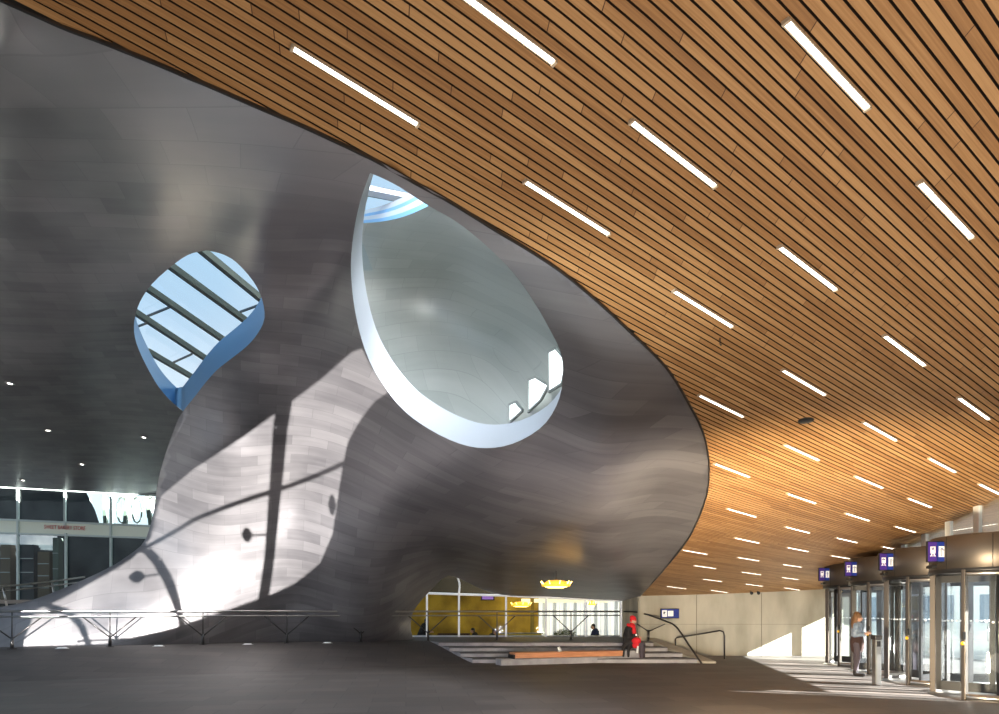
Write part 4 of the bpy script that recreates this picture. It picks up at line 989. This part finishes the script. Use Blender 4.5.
def ribbon(pts, w, name='window_bar'):  # mask strips added to cast the dark lines within the patch
    b = B(); P2 = [Vector((gob(*p)[0], 0, gob(*p)[1])) for p in pts]
    sc_ = .004
    for i in range(len(P2)-1):
        d = (P2[i+1]-P2[i]).normalized(); n = Vector((-d.z,0,d.x)); w0 = (w[i] if isinstance(w, list) else w)*.00178/1; w1 = (w[i+1] if isinstance(w, list) else w)*.00178
        quad(b, [P2[i]+n*w0/2, P2[i]-n*w0/2, P2[i+1]-n*w1/2, P2[i+1]+n*w1/2])
    o = obj(name, b, M['steel'], None); o.location = (0,GYY-.01,0); o.parent = rw; o.matrix_parent_inverse = (Matrix.Translation((0,GYY,0))@Matrix.Rotation(math.radians(90), 4, 'X')).inverted(); return o
ribbon([(287,395),(282,430),(276,500),(271,560),(265,600)], [11,10,8,7,7])
ribbon([(350,463),(341.7,466),(264.7,495.5),(197,520),(160,541.7),(140,552)], 3.2)
ribbon([(140,548),(150,551),(160,561.7),(171,580),(178.5,600),(184,620),(186,640)], [4,6,7,7,6,5,4])
ribbon([(50,605),(72,612),(85,625),(93,646)], [4,5,5,4]); ribbon([(80,641),(140,638),(200,628)], 2)
def blob(cx_, cy_, r, sx_, sy_):
    ribbon([(cx_-r*sx_, cy_), (cx_-r*sx_*.5, cy_), (cx_, cy_), (cx_+r*sx_*.5, cy_), (cx_+r*sx_, cy_)], [1.0, r*sy_*1.5, r*sy_*1.9, r*sy_*1.5, 1.0], 'window_fitting')  # mask blobs added for the dark spots within the patch
blob(249,535.5,5,1.1,1.1); blob(333,506,5,.8,1.6); blob(140,577,7,1.2,.7)
ribbon([(252,536),(272,535)], 1.3); ribbon([(145,577),(170,573)], 1.3)
sp = bpy.data.lights.new('column_sun', 'SPOT'); sp.energy = 140000; sp.spot_size = math.radians(62); sp.spot_blend = 0; sp.shadow_soft_size = .0022; sp.color = (1,.97,.92)  # added spot behind the mask panel, standing in for sun on the column
so = bpy.data.objects.new('column_sun', sp); C.objects.link(so); so.location = LP
tgt_ = P(200,510,21); so.rotation_euler = (tgt_-LP).to_track_quat('-Z', 'Y').to_euler()

# ------------------------------------------------------------------ lights
def sun(name, toward, e, ang, col=(1,.95,.87)):
    l = bpy.data.lights.new(name, 'SUN'); l.energy = e; l.angle = math.radians(ang); l.color = col
    o = bpy.data.objects.new(name, l); C.objects.link(o); o.rotation_euler = (-Vector(toward)).to_track_quat('-Z', 'Y').to_euler(); return o
sun('sun', (.91,-.41,.46), 85, .4)
def area(name, loc, tgt, sx_, sy_, e, col=(1,1,1)):
    l = bpy.data.lights.new(name, 'AREA'); l.shape = 'RECTANGLE'; l.size = sx_; l.size_y = sy_; l.energy = e; l.color = col
    o = bpy.data.objects.new(name, l); C.objects.link(o); o.location = loc; o.rotation_euler = (Vector(tgt)-Vector(loc)).to_track_quat('-Z', 'Y').to_euler()
    return o
def spot(name, loc, tgt, ang, e, col):
    l = bpy.data.lights.new(name, 'SPOT'); l.energy = e; l.spot_size = math.radians(ang); l.spot_blend = 1; l.shadow_soft_size = .35; l.color = col
    o = bpy.data.objects.new(name, l); C.objects.link(o); o.location = loc; o.rotation_euler = (Vector(tgt)-Vector(loc)).to_track_quat('-Z', 'Y').to_euler()
area('void_daylight', (-1,13,12.8), (0,20,7), 5, 4, 2100, (.96,.98,1))  # added lamp inside the void, standing in for daylight on the inner vault
area('hall_floor_bounce', (3,3.6,.12), (3,3.6,5), 9, 7.4, 380, (1,.90,.78))  # added upward fill in place of light bouncing off the floor
spot('ceiling_wash', (3.0,7.6,.2), (8.2,18.5,3.1), 100, 6800, (1,.82,.55))  # added warm fill aimed at the far timber ceiling
spot('nose_shine', (-5.2,5.6,.4), (.55,7.2,4.75), 20, 2600, (.95,1,.97))  # added narrow spot making the bright sheen beside the teardrop
spot('nose_wash', (0,7.0,.25), (2,17,3.2), 80, 2600, (1,.92,.90))  # added fill brightening the underside of the nose
area('lounge_light', (1,30.5,3.1), (0,30.5,0), 5, 2, 90, (1,.8,.4))
area('shop_light', (-26,46,7), (-26,46,0), 12, 3, 12, (.9,.95,1))

w = bpy.data.worlds.new('World'); bpy.context.scene.world = w; w.use_nodes = True; nt = w.node_tree
bg_ = nt.nodes['Background']; tc = N(nt, 'ShaderNodeTexCoord'); sp_ = N(nt, 'ShaderNodeSeparateXYZ'); nt.links.new(tc.outputs['Generated'], sp_.inputs[0])
r = ramp(nt, [(0, (.22,.20,.18)), (.47, (.42,.42,.42)), (.52, (.85,.90,.95)), (.75, (.50,.74,.95)), (1, (.42,.68,.95))])
mr = N(nt, 'ShaderNodeMapRange'); mr.inputs['From Min'].default_value = -1; nt.links.new(sp_.outputs['Z'], mr.inputs['Value']); nt.links.new(mr.outputs[0], r.inputs['Fac'])
nz = N(nt, 'ShaderNodeTexNoise'); nz.inputs['Scale'].default_value = 3; nz.inputs['Detail'].default_value = 5; nt.links.new(tc.outputs['Generated'], nz.inputs['Vector'])
cr = ramp(nt, [(.45, (0,0,0)), (.75, (.6,.6,.6))]); nt.links.new(nz.outputs['Fac'], cr.inputs['Fac'])
mx = N(nt, 'ShaderNodeMix', data_type='RGBA'); nt.links.new(cr.outputs['Color'], mx.inputs['Factor']); nt.links.new(r.outputs['Color'], mx.inputs['A']); mx.inputs['B'].default_value = (.9,.95,1,1)
nt.links.new(mx.outputs['Result'], bg_.inputs['Color']); bg_.inputs['Strength'].default_value = 1.08

# ------------------------------------------------------------------ camera
cam = bpy.data.cameras.new('camera'); co = bpy.data.objects.new('camera', cam); C.objects.link(co); bpy.context.scene.camera = co
co.location = (0,0,EYE); co.rotation_euler = (math.radians(90),0,0); cam.lens = 24; cam.sensor_width = 36; cam.sensor_fit = 'HORIZONTAL'
cam.shift_y = (HZ-357)/999; cam.shift_x = 0.0; cam.clip_end = 300
vs_ = bpy.context.scene.view_settings
vs_.view_transform = 'Standard'; vs_.look = 'None'; vs_.exposure = 0; vs_.gamma = 1
bpy.context.scene.cycles.max_bounces = 8; bpy.context.scene.cycles.transparent_max_bounces = 16; bpy.context.scene.cycles.sample_clamp_indirect = 4
